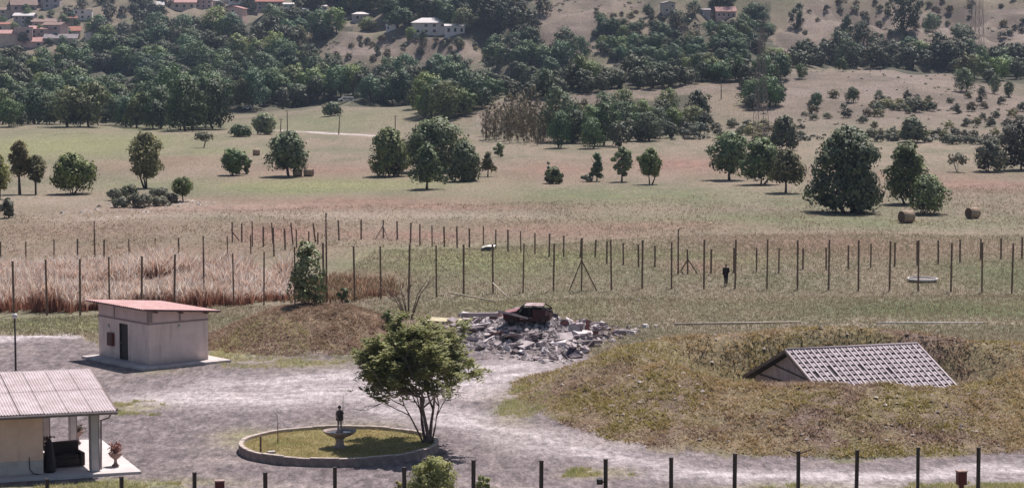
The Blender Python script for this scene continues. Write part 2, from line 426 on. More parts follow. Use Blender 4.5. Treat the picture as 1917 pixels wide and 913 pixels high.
FOREST = [[(-40, 240), (230, 241), (402, 248), (420, 95), (170, 92), (-40, 98)], [(405, 205), (560, 205), (640, 186), (800, 226), (900, 205), (940, 178), (870, 124), (640, 140), (560, 110), (420, 90)], [(900, 188), (1000, 188), (1150, 170), (1420, 140), (1420, 120), (1220, 130), (1000, 144), (900, 150)],
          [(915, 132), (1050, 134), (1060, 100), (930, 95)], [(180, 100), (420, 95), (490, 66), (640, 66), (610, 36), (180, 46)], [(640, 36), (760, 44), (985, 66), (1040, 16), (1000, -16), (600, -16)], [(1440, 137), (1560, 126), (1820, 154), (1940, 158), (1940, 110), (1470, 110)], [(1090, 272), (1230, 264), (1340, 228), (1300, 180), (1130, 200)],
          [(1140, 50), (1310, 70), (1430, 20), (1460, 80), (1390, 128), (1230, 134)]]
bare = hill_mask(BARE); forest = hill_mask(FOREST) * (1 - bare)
pale = np.maximum(pale, rim)
# the far white road across the field
road_pts = [tuple(ground(px, py)[:2]) for px, py in ((520, 244), (580, 247), (640, 251), (705, 255))]
pale = np.maximum(pale, 1.3 * np.exp(-(seg_dist(X, Y, road_pts) / 2.2) ** 2))
one = np.ones(len(X))
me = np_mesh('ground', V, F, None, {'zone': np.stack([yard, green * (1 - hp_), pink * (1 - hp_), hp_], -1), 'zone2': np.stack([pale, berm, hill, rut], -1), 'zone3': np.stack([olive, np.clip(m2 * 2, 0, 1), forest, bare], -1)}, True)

t = NT('ground_soil')
_a1 = t.attr('zone'); z1 = t.sep(_a1.outputs['Color']); _a2 = t.attr('zone2'); z2 = t.sep(_a2.outputs['Color']); _a3 = t.attr('zone3'); z3 = t.sep(_a3.outputs['Color']); z3a = _a3.outputs['Alpha']
n_big = t.noise(0.045, 4, 0.6); n_mid = t.noise(0.35, 5, 0.62)
streak = t.noise(1.0, 5, 0.65, t.map((0.10, 0.028, 0.1)))
streak2 = t.noise(1.0, 5, 0.7, t.map((0.55, 0.16, 0.3)))
fine = t.noise(1.0, 6, 0.72, t.map((2.9, 0.95, 2.0))); tiny = t.noise(1.0, 4, 0.75, t.map((8.0, 2.6, 6.0)))
field = t.mix(t.rng(streak, 0.38, 0.62), (0.219, 0.173, 0.121), (0.151, 0.138, 0.085))
field = t.mix(t.rng(streak2, 0.45, 0.75, 0, 0.5), field, (0.291, 0.209, 0.170))
grn = t.mix(t.rng(n_mid, 0.35, 0.65), (0.130, 0.176, 0.059), (0.084, 0.126, 0.039))
pnk = t.mix(t.rng(streak2, 0.35, 0.65), (0.281, 0.153, 0.114), (0.176, 0.094, 0.071))
col = t.mix(t.math('MULTIPLY', z1[1], t.rng(streak2, 0.3, 0.55, 0.75, 1)), field, grn)
col = t.mix(t.math('MULTIPLY', z1[2], t.rng(streak, 0.3, 0.6, 0.65, 1)), col, pnk)
hl = t.mix(t.rng(n_big, 0.4, 0.6), (0.19, 0.148, 0.102), (0.135, 0.112, 0.074))
hl = t.mix(t.rng(t.noise(0.03, 5, 0.65), 0.52, 0.66), hl, (0.15, 0.145, 0.085))
hl = t.mix(t.rng(t.noise(0.22, 5, 0.7), 0.56, 0.70, 0, 0.85), hl, (0.085, 0.085, 0.05))
hl = t.mix(t.rng(t.noise(1.0, 4, 0.6, t.map((0.02, 0.11, 0.02))), 0.58, 0.7, 0, 0.5), hl, (0.25, 0.195, 0.15))
br = t.mix(t.rng(t.noise(0.05, 5, 0.65), 0.40, 0.62), (0.197, 0.151, 0.117), (0.134, 0.103, 0.080))
br = t.mix(t.rng(t.noise(0.13, 5, 0.72), 0.54, 0.70, 0, 0.75), br, (0.098, 0.092, 0.058))
br = t.mix(t.rng(t.noise(1.0, 4, 0.65, t.map((0.05, 0.02, 0.3))), 0.52, 0.68, 0, 0.6), br, (0.232, 0.178, 0.153))
hl = t.mix(z3a, hl, br)
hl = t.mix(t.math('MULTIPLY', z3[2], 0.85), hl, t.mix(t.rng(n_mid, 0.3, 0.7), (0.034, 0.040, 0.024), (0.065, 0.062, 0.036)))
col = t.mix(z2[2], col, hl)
bm_ = t.mix(t.rng(n_big, 0.44, 0.58), (0.225, 0.165, 0.098), (0.185, 0.155, 0.068))
bm_ = t.mix(t.rng(t.noise(0.16, 4, 0.6), 0.48, 0.60, 0, 0.9), bm_, (0.185, 0.125, 0.100))
bm_ = t.mix(t.math('MULTIPLY', z3[1], 0.7), bm_, (0.225, 0.145, 0.100))
col = t.mix(z2[1], col, bm_)
grav = t.mix(t.rng(t.noise(1.0, 6, 0.75, t.map((1.5, 0.5, 1.0))), 0.34, 0.66), (0.238, 0.193, 0.195), (0.119, 0.094, 0.099))
grav = t.mix(t.rng(t.noise(0.12, 4, 0.6), 0.5, 0.7, 0, 0.6), grav, (0.34, 0.275, 0.25))
grav = t.mix(t.math('MULTIPLY', _a1.outputs['Alpha'], 0.8), grav, (0.085, 0.068, 0.072))
yardk = t.math('MULTIPLY', z1[0], 1.0)
col = t.mix(yardk, col, grav)
col = t.mix(t.math('MULTIPLY', z3[0], t.rng(fine, 0.3, 0.6, 0.35, 0.9)), col, (0.245, 0.225, 0.105))
palek = t.math('MULTIPLY', z2[0], t.rng(t.noise(1.0, 5, 0.7, t.map((0.25, 0.45, 1.0))), 0.3, 0.6, 0.35, 0.92))
col = t.mix(palek, col, t.mix(t.math('MAXIMUM', yardk, t.rng(z2[0], 1.0, 1.15)), (0.36, 0.285, 0.23), (0.54, 0.478, 0.482)))
col = t.mix(t.math('MULTIPLY', _a2.outputs['Alpha'], t.rng(t.noise(0.4, 4, .6), .35, .65, .15, .75)), col, (0.185, 0.148, 0.155))
# clods, stones and stubble: light and dark crumbs
crumb = t.math('MULTIPLY', t.rng(fine, 0.3, 0.72, 0.48, 1.52, False), t.rng(tiny, 0.3, 0.7, 0.72, 1.28, False))
hs = t.n.new('ShaderNodeHueSaturation'); t.l.new(col, hs.inputs['Color']); t.l.new(crumb, hs.inputs['Value']); hs.inputs['Saturation'].default_value = 0.92
vb = t.n.new('ShaderNodeTexVoronoi'); vb.inputs['Scale'].default_value = 3.2; t.l.new(t.pos, vb.inputs['Vector'])
h = t.math('ADD', t.math('MULTIPLY', fine, 1.0), t.math('MULTIPLY', vb.outputs['Distance'], 0.35))
t.bump(h, 0.85, 0.22)
GROUND_MAT = t.done(hs.outputs[0], 0.95)
me.materials.append(GROUND_MAT)
gr = bpy.data.objects.new('ground', me); link(gr); tag(gr, 'dry fields, gravel yard and bare hills', None, None, 'structure')
print('ground', len(V))

# ------------------------------------------------------------------ grass
def blades(P, H, Wd, lean, rng, n, segs=1, curve=0.0):
    """n blades at each point of P: triangles, or bent strips when segs is 2."""
    N = len(P)
    base = np.repeat(P, n, 0); h = np.repeat(H, n) * rng.uniform(0.6, 1.15, N * n); w = np.repeat(Wd, n)
    a = rng.uniform(0, 2 * math.pi, N * n); ln = np.repeat(lean, n) * rng.uniform(0.2, 1.4, N * n)
    base = base + np.stack([np.cos(a), np.sin(a), 0 * a], -1) * (np.repeat(Wd, n) * rng.uniform(0, 2.5, N * n))[:, None]
    d = np.stack([np.cos(a), np.sin(a), 0 * a], -1); b = rng.uniform(0, math.pi, N * n)
    s = np.stack([np.cos(b), np.sin(b), 0 * b], -1) * (w / 2)[:, None]
    up = np.array([0, 0, 1.0])
    if segs == 1:
        tip = base + d * (ln * h)[:, None] + up * h[:, None]
        Vv = np.stack([base - s, base + s, tip], 1).reshape(-1, 3)
        k = np.arange(N * n)[:, None] * 3
        return Vv, np.concatenate([k, k + 1, k + 2], 1), np.tile([0, 0, 1.0], N * n)
    mid = base + d * (ln * h * 0.35)[:, None] + up * (h * 0.6)[:, None]
    tip = base + d * (ln * h)[:, None] + up * (h * (1 - curve * np.repeat(lean, n)))[:, None]
    Vv = np.stack([base - s, base + s, mid - s * 0.9, mid + s * 0.9, tip - s * 0.15, tip + s * 0.15], 1).reshape(-1, 3)
    k = np.arange(N * n)[:, None] * 6
    return Vv, np.concatenate([np.concatenate([k, k + 1, k + 3, k + 2], 1), np.concatenate([k + 2, k + 3, k + 5, k + 4], 1)], 0), np.tile([0, 0, .6, .6, 1, 1.0], N * n)
def grass_mat(name, cols, patch=0.25, grad=None, gain=1.45):
    cols = [tuple(min(.8, x * gain) for x in c) for c in cols]; grad = grad and [tuple(min(.8, x * 1.25) for x in c) for c in grad]
    t = NT(name)
    c = t.mix(t.rng(t.noise(patch, 4, 0.6), 0.40, 0.60), cols[0], cols[1])
    c = t.mix(t.rng(t.geo.outputs['Random Per Island'], 0.45, 0.95, 0, 0.85), c, cols[2])
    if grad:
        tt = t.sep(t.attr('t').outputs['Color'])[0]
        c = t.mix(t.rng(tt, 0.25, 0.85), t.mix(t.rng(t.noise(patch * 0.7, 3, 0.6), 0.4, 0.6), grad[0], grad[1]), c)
    t.done(c, 0.8)
    tr = t.n.new('ShaderNodeBsdfTranslucent'); t.l.new(c, tr.inputs['Color'])
    mx = t.n.new('ShaderNodeMixShader'); mx.inputs[0].default_value = 0.45
    t.l.new(t.b.outputs[0], mx.inputs[1]); t.l.new(tr.outputs[0], mx.inputs[2]); t.l.new(mx.outputs[0], t.n['Material Output'].inputs['Surface'])
    return t.m
def bank_mat(name, cols, pale, dark):
    t = NT(name)
    c = t.mix(t.rng(t.noise(0.13, 4, 0.6), 0.44, 0.56), cols[0], cols[1])
    c = t.mix(t.rng(t.noise(0.17, 4, 0.6, t.map((1, 1, 1))), 0.50, 0.60), c, cols[2])
    lump = t.noise(1.0, 4, 0.7, t.map((2.6, 1.0, 2.6)))
    c = t.mix(t.rng(lump, 0.30, 0.46, 0.9, 0), c, dark)
    c = t.mix(t.rng(t.math('ADD', t.math('MULTIPLY', lump, .6), t.math('MULTIPLY', t.geo.outputs['Random Per Island'], .4)), 0.52, 0.72, 0, 0.85), c, pale)
    t.done(c, 0.85)
    tr = t.n.new('ShaderNodeBsdfTranslucent'); t.l.new(c, tr.inputs['Color'])
    mx = t.n.new('ShaderNodeMixShader'); mx.inputs[0].default_value = 0.35
    t.l.new(t.b.outputs[0], mx.inputs[1]); t.l.new(tr.outputs[0], mx.inputs[2]); t.l.new(mx.outputs[0], t.n['Material Output'].inputs['Surface'])
    return t.m
def grass_obj(name, label, P, H, Wd, lean, n, mat, segs=1, curve=0.0, grad=False):
    Vv, Ff, tt = blades(P, H, Wd, lean, RNG, n, segs, curve)
    at_ = {'t': np.stack([tt, tt, tt, tt * 0 + 1], -1)} if grad else None
    o = bpy.data.objects.new(name, np_mesh(name, Vv, Ff, mat, at_)); link(o)
    return tag(o, label, None, None, 'stuff')
def pts_on(x, y): return np.stack([x, y, terrain(x, y) - 0.03], -1)

# the shelter bank: short curled clods of straw
n = 90000
x = RNG.uniform(-2, 38, n); y = RNG.uniform(108, 148, n); m = mound1(x, y)
k = (m > 0.06) & (RNG.random(n) < np.where(y < 129, 1.0, 0.6)); x, y = x[k], y[k]
cl_ = np.clip(fbm(x / .9, y / 1.6, 2) + 0.45, 0, 1)
grass_obj('bank_grass', 'dry straw and olive grass clods on the bank round the sunken roof', pts_on(x, y), RNG.uniform(0.07, 0.18, len(x)) * (0.4 + 1.5 * cl_), np.full(len(x), 0.085), np.full(len(x), 1.5), 3,
          bank_mat('bank_clods', [(0.375, 0.268, 0.130), (0.285, 0.240, 0.066), (0.305, 0.202, 0.150)], (0.60, 0.49, 0.36), (0.085, 0.062, 0.034)))
n = 30000
x = RNG.uniform(-22, -3, n); y = RNG.uniform(143, 161, n); m = mound2(x, y); k = m > 0.08; x, y = x[k], y[k]
cl_ = np.clip(fbm(x / .9, y / 1.6, 2) + 0.45, 0, 1)
grass_obj('bank_grass', 'brown dry grass on the long bank beside the hut', pts_on(x, y), RNG.uniform(0.06, 0.16, len(x)) * (0.5 + 1.3 * cl_), np.full(len(x), 0.065), np.full(len(x), 1.4), 3,
          bank_mat('bank_clods_brown', [(0.29, 0.190, 0.130), (0.25, 0.175, 0.115), (0.24, 0.140, 0.118)], (0.52, 0.38, 0.29), (0.085, 0.055, 0.040)))
# meadow between the yard and the far fence
def scatter_px(poly, n, rng=RNG):
    q = flat_poly(poly); xs = [p[0] for p in q]; ys_ = [p[1] for p in q]
    x = rng.uniform(min(xs), max(xs), n); y = rng.uniform(min(ys_), max(ys_), n)
    k = in_poly(x, y, q); return x[k], y[k]
MEADOW = [(-40, 600), (180, 590), (420, 572), (700, 575), (1000, 560), (1917, 552), (2500, 552), (2500, 600), (2300, 640), (1500, 650), (1150, 690), (1080, 680), (880, 620), (760, 650), (420, 640), (200, 655), (-40, 632)]
x, y = scatter_px(MEADOW, 100000)
k = ~in_poly(x, y, YARD) & (mound1(x, y) < 0.1) & (mound2(x, y) < 0.15) & (heap(x, y) < 0.1); x, y = x[k], y[k]
grass_obj('meadow_grass', 'short olive meadow grass in front of the middle fence', pts_on(x, y), RNG.uniform(0.10, 0.26, len(x)), np.full(len(x), 0.05), np.full(len(x), 0.5), 3,
          grass_mat('meadow_grass', [(0.215, 0.175, 0.112), (0.16, 0.15, 0.085), (0.35, 0.285, 0.205)], 0.12, None, 1.3))
x, y = scatter_px([(560, 575), (700, 470), (1300, 440), (1917, 440), (2500, 440), (2500, 558), (1300, 556), (900, 570)], 82000)
grass_obj('meadow_grass', 'mixed dry and green grass between the two fences', pts_on(x, y), RNG.uniform(0.10, 0.28, len(x)), np.full(len(x), 0.06), np.full(len(x), 0.5), 3,
          grass_mat('fenced_grass', [(0.235, 0.188, 0.132), (0.165, 0.165, 0.092), (0.35, 0.285, 0.21)], 0.06, None, 1.35))
x, y = scatter_px([(-60, 500), (-60, 395), (500, 395), (1917, 345), (2500, 345), (2500, 440), (1300, 440), (700, 465)], 115000)
k = fbm(x / 6, y / 12, 3) + RNG.normal(0, .5, len(x)) > 0.1; x, y = x[k], y[k]
grass_obj('field_grass', 'straw coloured tussocks in the open field beyond the far fence', pts_on(x, y), RNG.uniform(0.10, 0.30, len(x)), np.full(len(x), 0.08), np.full(len(x), 0.5), 2,
          grass_mat('field_grass', [(0.225, 0.155, 0.112), (0.175, 0.148, 0.088), (0.33, 0.25, 0.18)], 0.06, None, 1.15))
# tall reeds at the left
def clump_pts(poly, ncl, per, spread, rng=RNG):
    x, y = scatter_px(poly, ncl)
    x = np.repeat(x, per) + rng.normal(0, spread, len(x) * per); y = np.repeat(y, per) + rng.normal(0, spread, len(y) * per)
    return x, y
x, y = clump_pts([(-80, 586), (-80, 512), (300, 508), (440, 512), (525, 530), (548, 560), (430, 572), (230, 582)], 1100, 9, 0.45)
big = np.clip(fbm(x / 2.2, y / 4, 3) * 2.0 + 0.5, 0.08, 1) * np.clip(fbm(x / 9 + 3, y / 9, 2) * 1.5 + .85, .45, 1)
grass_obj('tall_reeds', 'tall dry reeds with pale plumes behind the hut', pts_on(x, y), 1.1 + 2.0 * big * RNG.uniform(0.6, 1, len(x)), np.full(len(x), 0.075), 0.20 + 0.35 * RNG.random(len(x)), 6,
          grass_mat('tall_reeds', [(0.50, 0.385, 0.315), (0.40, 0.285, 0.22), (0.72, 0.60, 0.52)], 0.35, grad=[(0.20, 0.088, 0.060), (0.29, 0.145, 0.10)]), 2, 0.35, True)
x, y = clump_pts([(548, 570), (560, 535), (620, 520), (730, 528), (750, 552), (680, 562)], 170, 6, 0.6)
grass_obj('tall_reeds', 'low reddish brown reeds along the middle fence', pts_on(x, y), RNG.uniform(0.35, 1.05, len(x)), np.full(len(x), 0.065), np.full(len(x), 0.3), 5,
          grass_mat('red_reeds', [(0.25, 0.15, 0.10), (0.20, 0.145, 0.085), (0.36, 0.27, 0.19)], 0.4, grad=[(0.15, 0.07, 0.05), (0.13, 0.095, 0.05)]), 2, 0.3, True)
# weeds in the yard
x, y = scatter_px([(380, 655), (480, 640), (690, 672), (560, 690), (420, 690)], 5000)
x2, y2 = scatter_px([(190, 775), (215, 748), (310, 752), (300, 778)], 2200)
x3, y3 = scatter_px([(1050, 892), (1070, 876), (1180, 878), (1190, 890)], 1200)
x4, y4 = scatter_px([(60, 908), (300, 898), (340, 905), (360, 940), (40, 960)], 5000)
x5, y5 = scatter_px([(1400, 918), (1480, 903), (1917, 905), (1950, 925)], 5000)
x6, y6 = scatter_px([(925, 775), (950, 738), (1000, 712), (1040, 760), (980, 785)], 3000)
x = np.concatenate([x, x2, x3, x4, x5, x6]); y = np.concatenate([y, y2, y3, y4, y5, y6])
k = fbm(x / 1.5, y / 1.5, 3) > -0.1; x, y = x[k], y[k]
grass_obj('yard_weeds', 'yellow green weeds growing through the gravel yard', pts_on(x, y), RNG.uniform(0.06, 0.22, len(x)), np.full(len(x), 0.04), np.full(len(x), 0.7), 4,
          grass_mat('yard_weeds', [(0.30, 0.275, 0.125), (0.21, 0.22, 0.085), (0.40, 0.35, 0.21)], 0.6))
# loose stones in the yard
def stones(P, S, mat, name, label):
    base = np.array([(1, 0, 0), (-1, 0, 0), (0, 1, 0), (0, -1, 0), (0, 0, 1), (0, 0, -.3)], float)
    tri = np.array([(0, 2, 4), (2, 1, 4), (1, 3, 4), (3, 0, 4), (2, 0, 5), (1, 2, 5), (3, 1, 5), (0, 3, 5)])
    N = len(P); j = RNG.uniform(0.6, 1.3, (N, 6, 1))
    a = RNG.uniform(0, 6.3, N); ca, sa = np.cos(a), np.sin(a)
    B = base[None] * j * S[:, None, None]; B = np.stack([B[..., 0] * ca[:, None] - B[..., 1] * sa[:, None], B[..., 0] * sa[:, None] + B[..., 1] * ca[:, None], B[..., 2] * 0.7], -1)
    Vv = (B + P[:, None, :]).reshape(-1, 3); Ff = (tri[None] + (np.arange(N) * 6)[:, None, None]).reshape(-1, 3)
    o = bpy.data.objects.new(name, np_mesh(name, Vv, Ff, mat)); link(o); return tag(o, label, None, None, 'stuff')
t = NT('stone'); STONE = t.done(t.mix(t.geo.outputs['Random Per Island'], (0.36, 0.31, 0.31), (0.22, 0.18, 0.185)), 0.9)
t = NT('pale_stone'); PALE_STONE = t.done(t.mix(t.geo.outputs['Random Per Island'], (0.55, 0.48, 0.43), (0.3, 0.24, 0.2)), 0.9)
q = YARD; x = RNG.uniform(-40, 30, 26000); y = RNG.uniform(95, 150, 26000)
k = in_poly(x, y, q) & (fbm(x / 4, y / 4, 3) > -0.05) & (mound1(x, y) < 0.05); x, y = x[k], y[k]
stones(pts_on(x, y), RNG.uniform(0.025, 0.075, len(x)), STONE, 'gravel', 'coarse mauve gravel scattered over the yard')
x, y = clump_pts([(95, 408), (130, 388), (250, 378), (350, 372), (390, 385), (300, 396), (180, 410)], 40, 5, 1.2)
stones(pts_on(x, y), RNG.uniform(0.15, 0.42, len(x)), PALE_STONE, 'field_rubble', 'pale broken stones among the bushes in the left field')

def scrub_dots(polys, n, lo, hi, name, label, mat):
    xs = []; ys_ = []
    for p in polys:
        q = [tuple(ground(*v)[:2]) for v in p]; a0, a1 = min(v[0] for v in q), max(v[0] for v in q); b0, b1 = min(v[1] for v in q), max(v[1] for v in q)
        x = RNG.uniform(a0, a1, n * 3); y = RNG.uniform(b0, b1, n * 3); k = in_poly(x, y, q) & (fbm(x / 25, y / 40, 3) + RNG.normal(0, .25, len(x)) > .05); x, y = x[k][:n], y[k][:n]; xs.append(x); ys_.append(y)
    x = np.concatenate(xs); y = np.concatenate(ys_); S = RNG.uniform(lo, hi, len(x)) * RNG.uniform(.5, 1, len(x)); z = terrain(x, y)
    m = 26; d = RNG.normal(size=(len(x), m, 3)); d[..., 2] = np.abs(d[..., 2]) + .1; d /= np.linalg.norm(d, axis=-1, keepdims=True)
    P = np.stack([x, y, z], -1)[:, None, :] + d * S[:, None, None] * RNG.uniform(.7, 1.05, (len(x), m, 1)) * np.array([1, 1, .85]); P = P.reshape(-1, 3); N = d.reshape(-1, 3); s = np.repeat(S * .30, m)
    V_, F_ = leaf_quads(P, N + RNG.normal(0, .3, N.shape), s, RNG)
    o = bpy.data.objects.new(name, np_mesh(name, V_, F_, mat, None, True, np.repeat(N, 4, 0))); link(o); tag(o, label, kind='stuff')

x = RNG.uniform(0, 36, 700); y = RNG.uniform(109, 140, 700); k = (mound1(x, y) > .2) & (fbm(x / 4, y / 4, 2) > .02); x, y = x[k], y[k]
stones(pts_on(x, y) + np.array([0, 0, .08]), RNG.uniform(.05, .16, len(x)), PALE_STONE, 'bank_stones', 'pale stones and clods lying on the shelter bank')
# ------------------------------------------------------------------ trees
def leaf_quads(C, N, S, rng, elong=1.0):
    """Rhombic leaves at C facing N with half size S."""
    n = len(C); N = N / (np.linalg.norm(N, axis=1, keepdims=True) + 1e-9)
    r = rng.normal(size=(n, 3)); T = np.cross(N, r); T /= np.linalg.norm(T, axis=1, keepdims=True) + 1e-9
    B = np.cross(N, T); S = S[:, None]
    Vv = np.stack([C - T * S * elong, C - B * S * 0.75, C + T * S * elong, C + B * S * 0.75], 1).reshape(-1, 3)
    return Vv, np.arange(n * 4).reshape(-1, 4)
CROWN_N = []
def crown_arrays(rng, W, z0, z1, ncl, nleaf, leaf, shape='round', gap=0.0, droop=0.0, lumps=0.2):
    H = z1 - z0; C = []; N = []; S = []; O = []
    mid = np.array([0, 0, z0 + H * .42])
    per = nleaf // ncl
    for i in range(ncl):
        t = (i + rng.random()) / ncl
        if shape == 'cone': wid = (1 - t) ** 0.75 * 0.95 + 0.06; 
        elif shape == 'column': wid = min(1, 3.2 * t + 0.35) * min(1, 2.6 * (1 - t) + 0.22)
        elif shape == 'dome': wid = math.sqrt(max(0.05, 1 - t ** 2.4)) if t > 0.12 else 0.82
        else: wid = math.sqrt(max(0.0, 1 - (2 * t - 1) ** 2)) * 0.9 + 0.12
        a = rng.random() * 6.283 if ncl < 8 else i * 2.39996 + rng.normal(0, 0.5)
        rr = W / 2 * wid * (0.80 * math.sqrt(rng.uniform(0.15, 1.0)))
        rc = W * lumps * rng.uniform(0.65, 1.25) * (0.55 + 0.45 * wid)
        c = np.array([math.cos(a) * rr, math.sin(a) * rr, z0 + rc * 0.5 + t * max(0.1, H - rc * 1.1)])
        n = int(per * (0.5 + rc / (W * lumps) * 0.5))
        d = rng.normal(size=(n, 3)); d[:, 2] += 0.35; d /= np.linalg.norm(d, axis=1, keepdims=True)
        bumpy = 1 + 0.22 * np.sin(d[:, :1] * 7 + i) * np.cos(d[:, 1:2] * 6 + 2 * i)
        p = c + d * rc * rng.uniform(0.62, 1.08, (n, 1)) * bumpy * np.array([1.05, 1.05, 0.82])
        if droop: p[:, 2] -= droop * rng.random(n) ** 2 * rc
        nn = d + rng.normal(0, 0.28, (n, 3)); nn[:, 2] += 0.1
        o = (p - mid) / np.array([W * .5, W * .5, H * .5]); o /= np.linalg.norm(o, axis=1, keepdims=True) + 1e-6
        O.append(d * .62 + o * .55 + rng.normal(0, .10, (n, 3)))
        C.append(p); N.append(nn); S.append(leaf * rng.uniform(0.55, 1.25, n))
    C = np.concatenate(C); N = np.concatenate(N); S = np.concatenate(S); O = np.concatenate(O)
    if gap > 0:
        k = vnoise(C[:, 0] / W * 9 + 3, C[:, 2] / W * 9 + C[:, 1] / W * 7) > -0.5 + gap; C, N, S, O = C[k], N[k], S[k], O[k]
    O /= np.linalg.norm(O, axis=1, keepdims=True) + 1e-9
    CROWN_N.clear(); CROWN_N.append(np.repeat(O, 4, 0))
    return leaf_quads(C, N, S, rng)
def limbs(rng, mb, W, z0, z1, r0, nl=6, stems=1, lean=0.1):
    """A tapered trunk, forking into limbs that reach into the crown."""
    for s in range(stems):
        a = rng.random() * 6.28; off = 0 if stems == 1 else r0 * 1.6
        b = Vector((math.cos(a) * off, math.sin(a) * off, -0.15))
        sp = lean if stems == 1 else W * 0.16
        fork = Vector((math.cos(a) * sp + b.x, math.sin(a) * sp + b.y, z0 + (z1 - z0) * 0.12))
        rs = r0 / math.sqrt(stems)
        mb.tube([b, b.lerp(fork, 0.5) + Vector((rng.normal(0, .04), rng.normal(0, .04), 0)) * W * 0.2, fork], [rs * 1.25, rs * 0.9, rs * 0.75], 6)
        for k in range(max(2, nl // stems)):
            t = a + k * 2.4 + rng.normal(0, .3) if stems > 1 else k * 6.283 / nl + rng.normal(0, .3)
            q = W * rng.uniform(0.18, 0.36)
            e = Vector((fork.x * 0.6 + math.cos(t) * q, fork.y * 0.6 + math.sin(t) * q, z0 + (z1 - z0) * rng.uniform(0.4, 0.8)))
            st = b.lerp(fork, rng.uniform(0.7, 1.0)); m = st.lerp(e, 0.5) + Vector((0, 0, 0.06 * (z1 - z0)))
            mb.tube([st, m, e], [rs * 0.55, rs * 0.36, rs * 0.12], 5, False)
BARK = plain('bark', (0.10, 0.075, 0.06), (0.055, 0.042, 0.036), 4)
BARK_PALE = plain('pale_bark', (0.22, 0.17, 0.14), (0.13, 0.10, 0.085), 4)
LEAF = {
 'oak': leaf_mat('oak_leaves', (0.110, 0.145, 0.058), (0.157, 0.202, 0.074), (0.252, 0.293, 0.117), 0.12, 0.6),
 'dark': leaf_mat('dark_leaves', (0.069, 0.096, 0.047), (0.109, 0.140, 0.065), (0.193, 0.222, 0.107), 0.10, 0.6),
 'light': leaf_mat('light_leaves', (0.162, 0.192, 0.074), (0.211, 0.227, 0.084), (0.308, 0.316, 0.138), 0.5),
 'olive': leaf_mat('olive_leaves', (0.183, 0.183, 0.090), (0.235, 0.217, 0.107), (0.331, 0.313, 0.157), 0.52),
 'willow': leaf_mat('willow_leaves', (0.258, 0.251, 0.086), (0.327, 0.310, 0.112), (0.449, 0.414, 0.173), 0.62),
 'grey': leaf_mat('grey_leaves', (0.166, 0.170, 0.118), (0.202, 0.204, 0.144), (0.274, 0.274, 0.202), 0.3),
 'forest': leaf_mat('forest_leaves', (0.071, 0.112, 0.048), (0.106, 0.148, 0.061), (0.184, 0.224, 0.101), 0.14, 0.25),
 'scrub': leaf_mat('scrub_leaves', (0.108, 0.115, 0.068), (0.142, 0.132, 0.084), (0.203, 0.189, 0.121), 0.12, 0.5),
 'ring': leaf_mat('ring_tree_leaves', (0.25, 0.25, 0.060), (0.33, 0.315, 0.075), (0.50, 0.45, 0.17), 0.5, 0.8),
 'bush': leaf_mat('yellow_bush_leaves', (0.26, 0.27, 0.075), (0.32, 0.31, 0.10), (0.44, 0.40, 0.18), 0.5, 1.5),
}
def field_tree(name, label, cat, px, base, top, width, leafk, shape='round', clear=0.10, stems=1, nleaf=5000, leaf=0.22, ncl=32, gap=0.0, seed=0, group=None, bark=None, droop=0.0, lumps=0.215, Y=None):
    """A tree or bush where the photograph shows it: px, base row, top row and crown width in pixels."""
    g = ground(px, base)
    s = ppm(g.y); Hh = (base - top) / s * 1.0; Wd = width / s
    rng = np.random.default_rng(1000 + int(px * 7 + base))
    root = thing(name, label, cat, g, 0, group)
    mb = MB(); limbs(rng, mb, Wd, Hh * clear, Hh, max(0.05, Hh * 0.028), 7, stems)
    mb.build('stem' if cat in ('bush', 'shrub') else 'trunk', bark or BARK, root, True)
    V_, F_ = crown_arrays(rng, Wd, Hh * clear, Hh, ncl, nleaf, leaf, shape, gap, droop, lumps)
    o = bpy.data.objects.new('crown', np_mesh('crown', V_, F_, LEAF[leafk], None, True, CROWN_N[0])); link(o, root)
    return root
T = field_tree
FIELD = 'trees standing in the dry field'
T('willow_tree', 'yellow green willow cut by the left edge of the photograph', 'tree', -2, 372, 288, 48, 'willow', 'dome', .22, 2, 3000, .17, gap=.12, droop=.8)
T('willow_tree', 'tall thin yellow green willow with a bare leaning trunk at the left field edge', 'tree', 37, 364, 262, 44, 'willow', 'dome', .36, 1, 3000, .17, gap=.14, droop=.6)
T('young_tree', 'thin olive young tree between the willow and the round dark tree', 'tree', 67, 364, 290, 40, 'olive', 'round', .30, 2, 1900, .17, gap=.18)
T('round_tree', 'broad round dark green tree near the left field edge', 'tree', 134, 363, 287, 92, 'oak', 'dome', .10, 4, 5200, .19)
T('poplar_tree', 'tall narrow loose crowned tree rising from a clump of grey bushes', 'tree', 275, 352, 245, 62, 'olive', 'column', .16, 3, 4600, .19, gap=.10, lumps=.25)
for i, (px, b, tp, w) in enumerate([(215, 375, 352, 38), (240, 372, 345, 42), (300, 372, 350, 40), (262, 388, 362, 54), (298, 385, 368, 46), (320, 380, 362, 30), (228, 388, 368, 36), (12, 408, 370, 36)]):
    T('grey_bush', ['low bush left of the tall narrow tree, farthest left of the upper row', 'low bush just left of the trunk of the tall narrow tree', 'low bush just right of the trunk of the tall narrow tree', 'widest low bush in the front row below the tall narrow tree', 'low bush at the right of the front row below the tall tree', 'rightmost low bush under the small bright green tree', 'leftmost low bush in the front row below the tall narrow tree', 'low grey bush at the left edge under the willows'][i], 'bush', px, b, tp, w, 'scrub' if i % 2 else 'grey', 'dome', .02, 3, 900, .16, 9, group='grey bushes round the tall narrow tree')
T('young_tree', 'small bright green young tree to the right of the grey bushes', 'tree', 343, 378, 331, 40, 'light', 'round', .25, 1, 1600, .14)
T('bare_tree', 'small sparse brown tree alone in the upper left field', 'tree', 380, 277, 246, 38, 'scrub', 'dome', .42, 2, 700, .22, gap=.2)
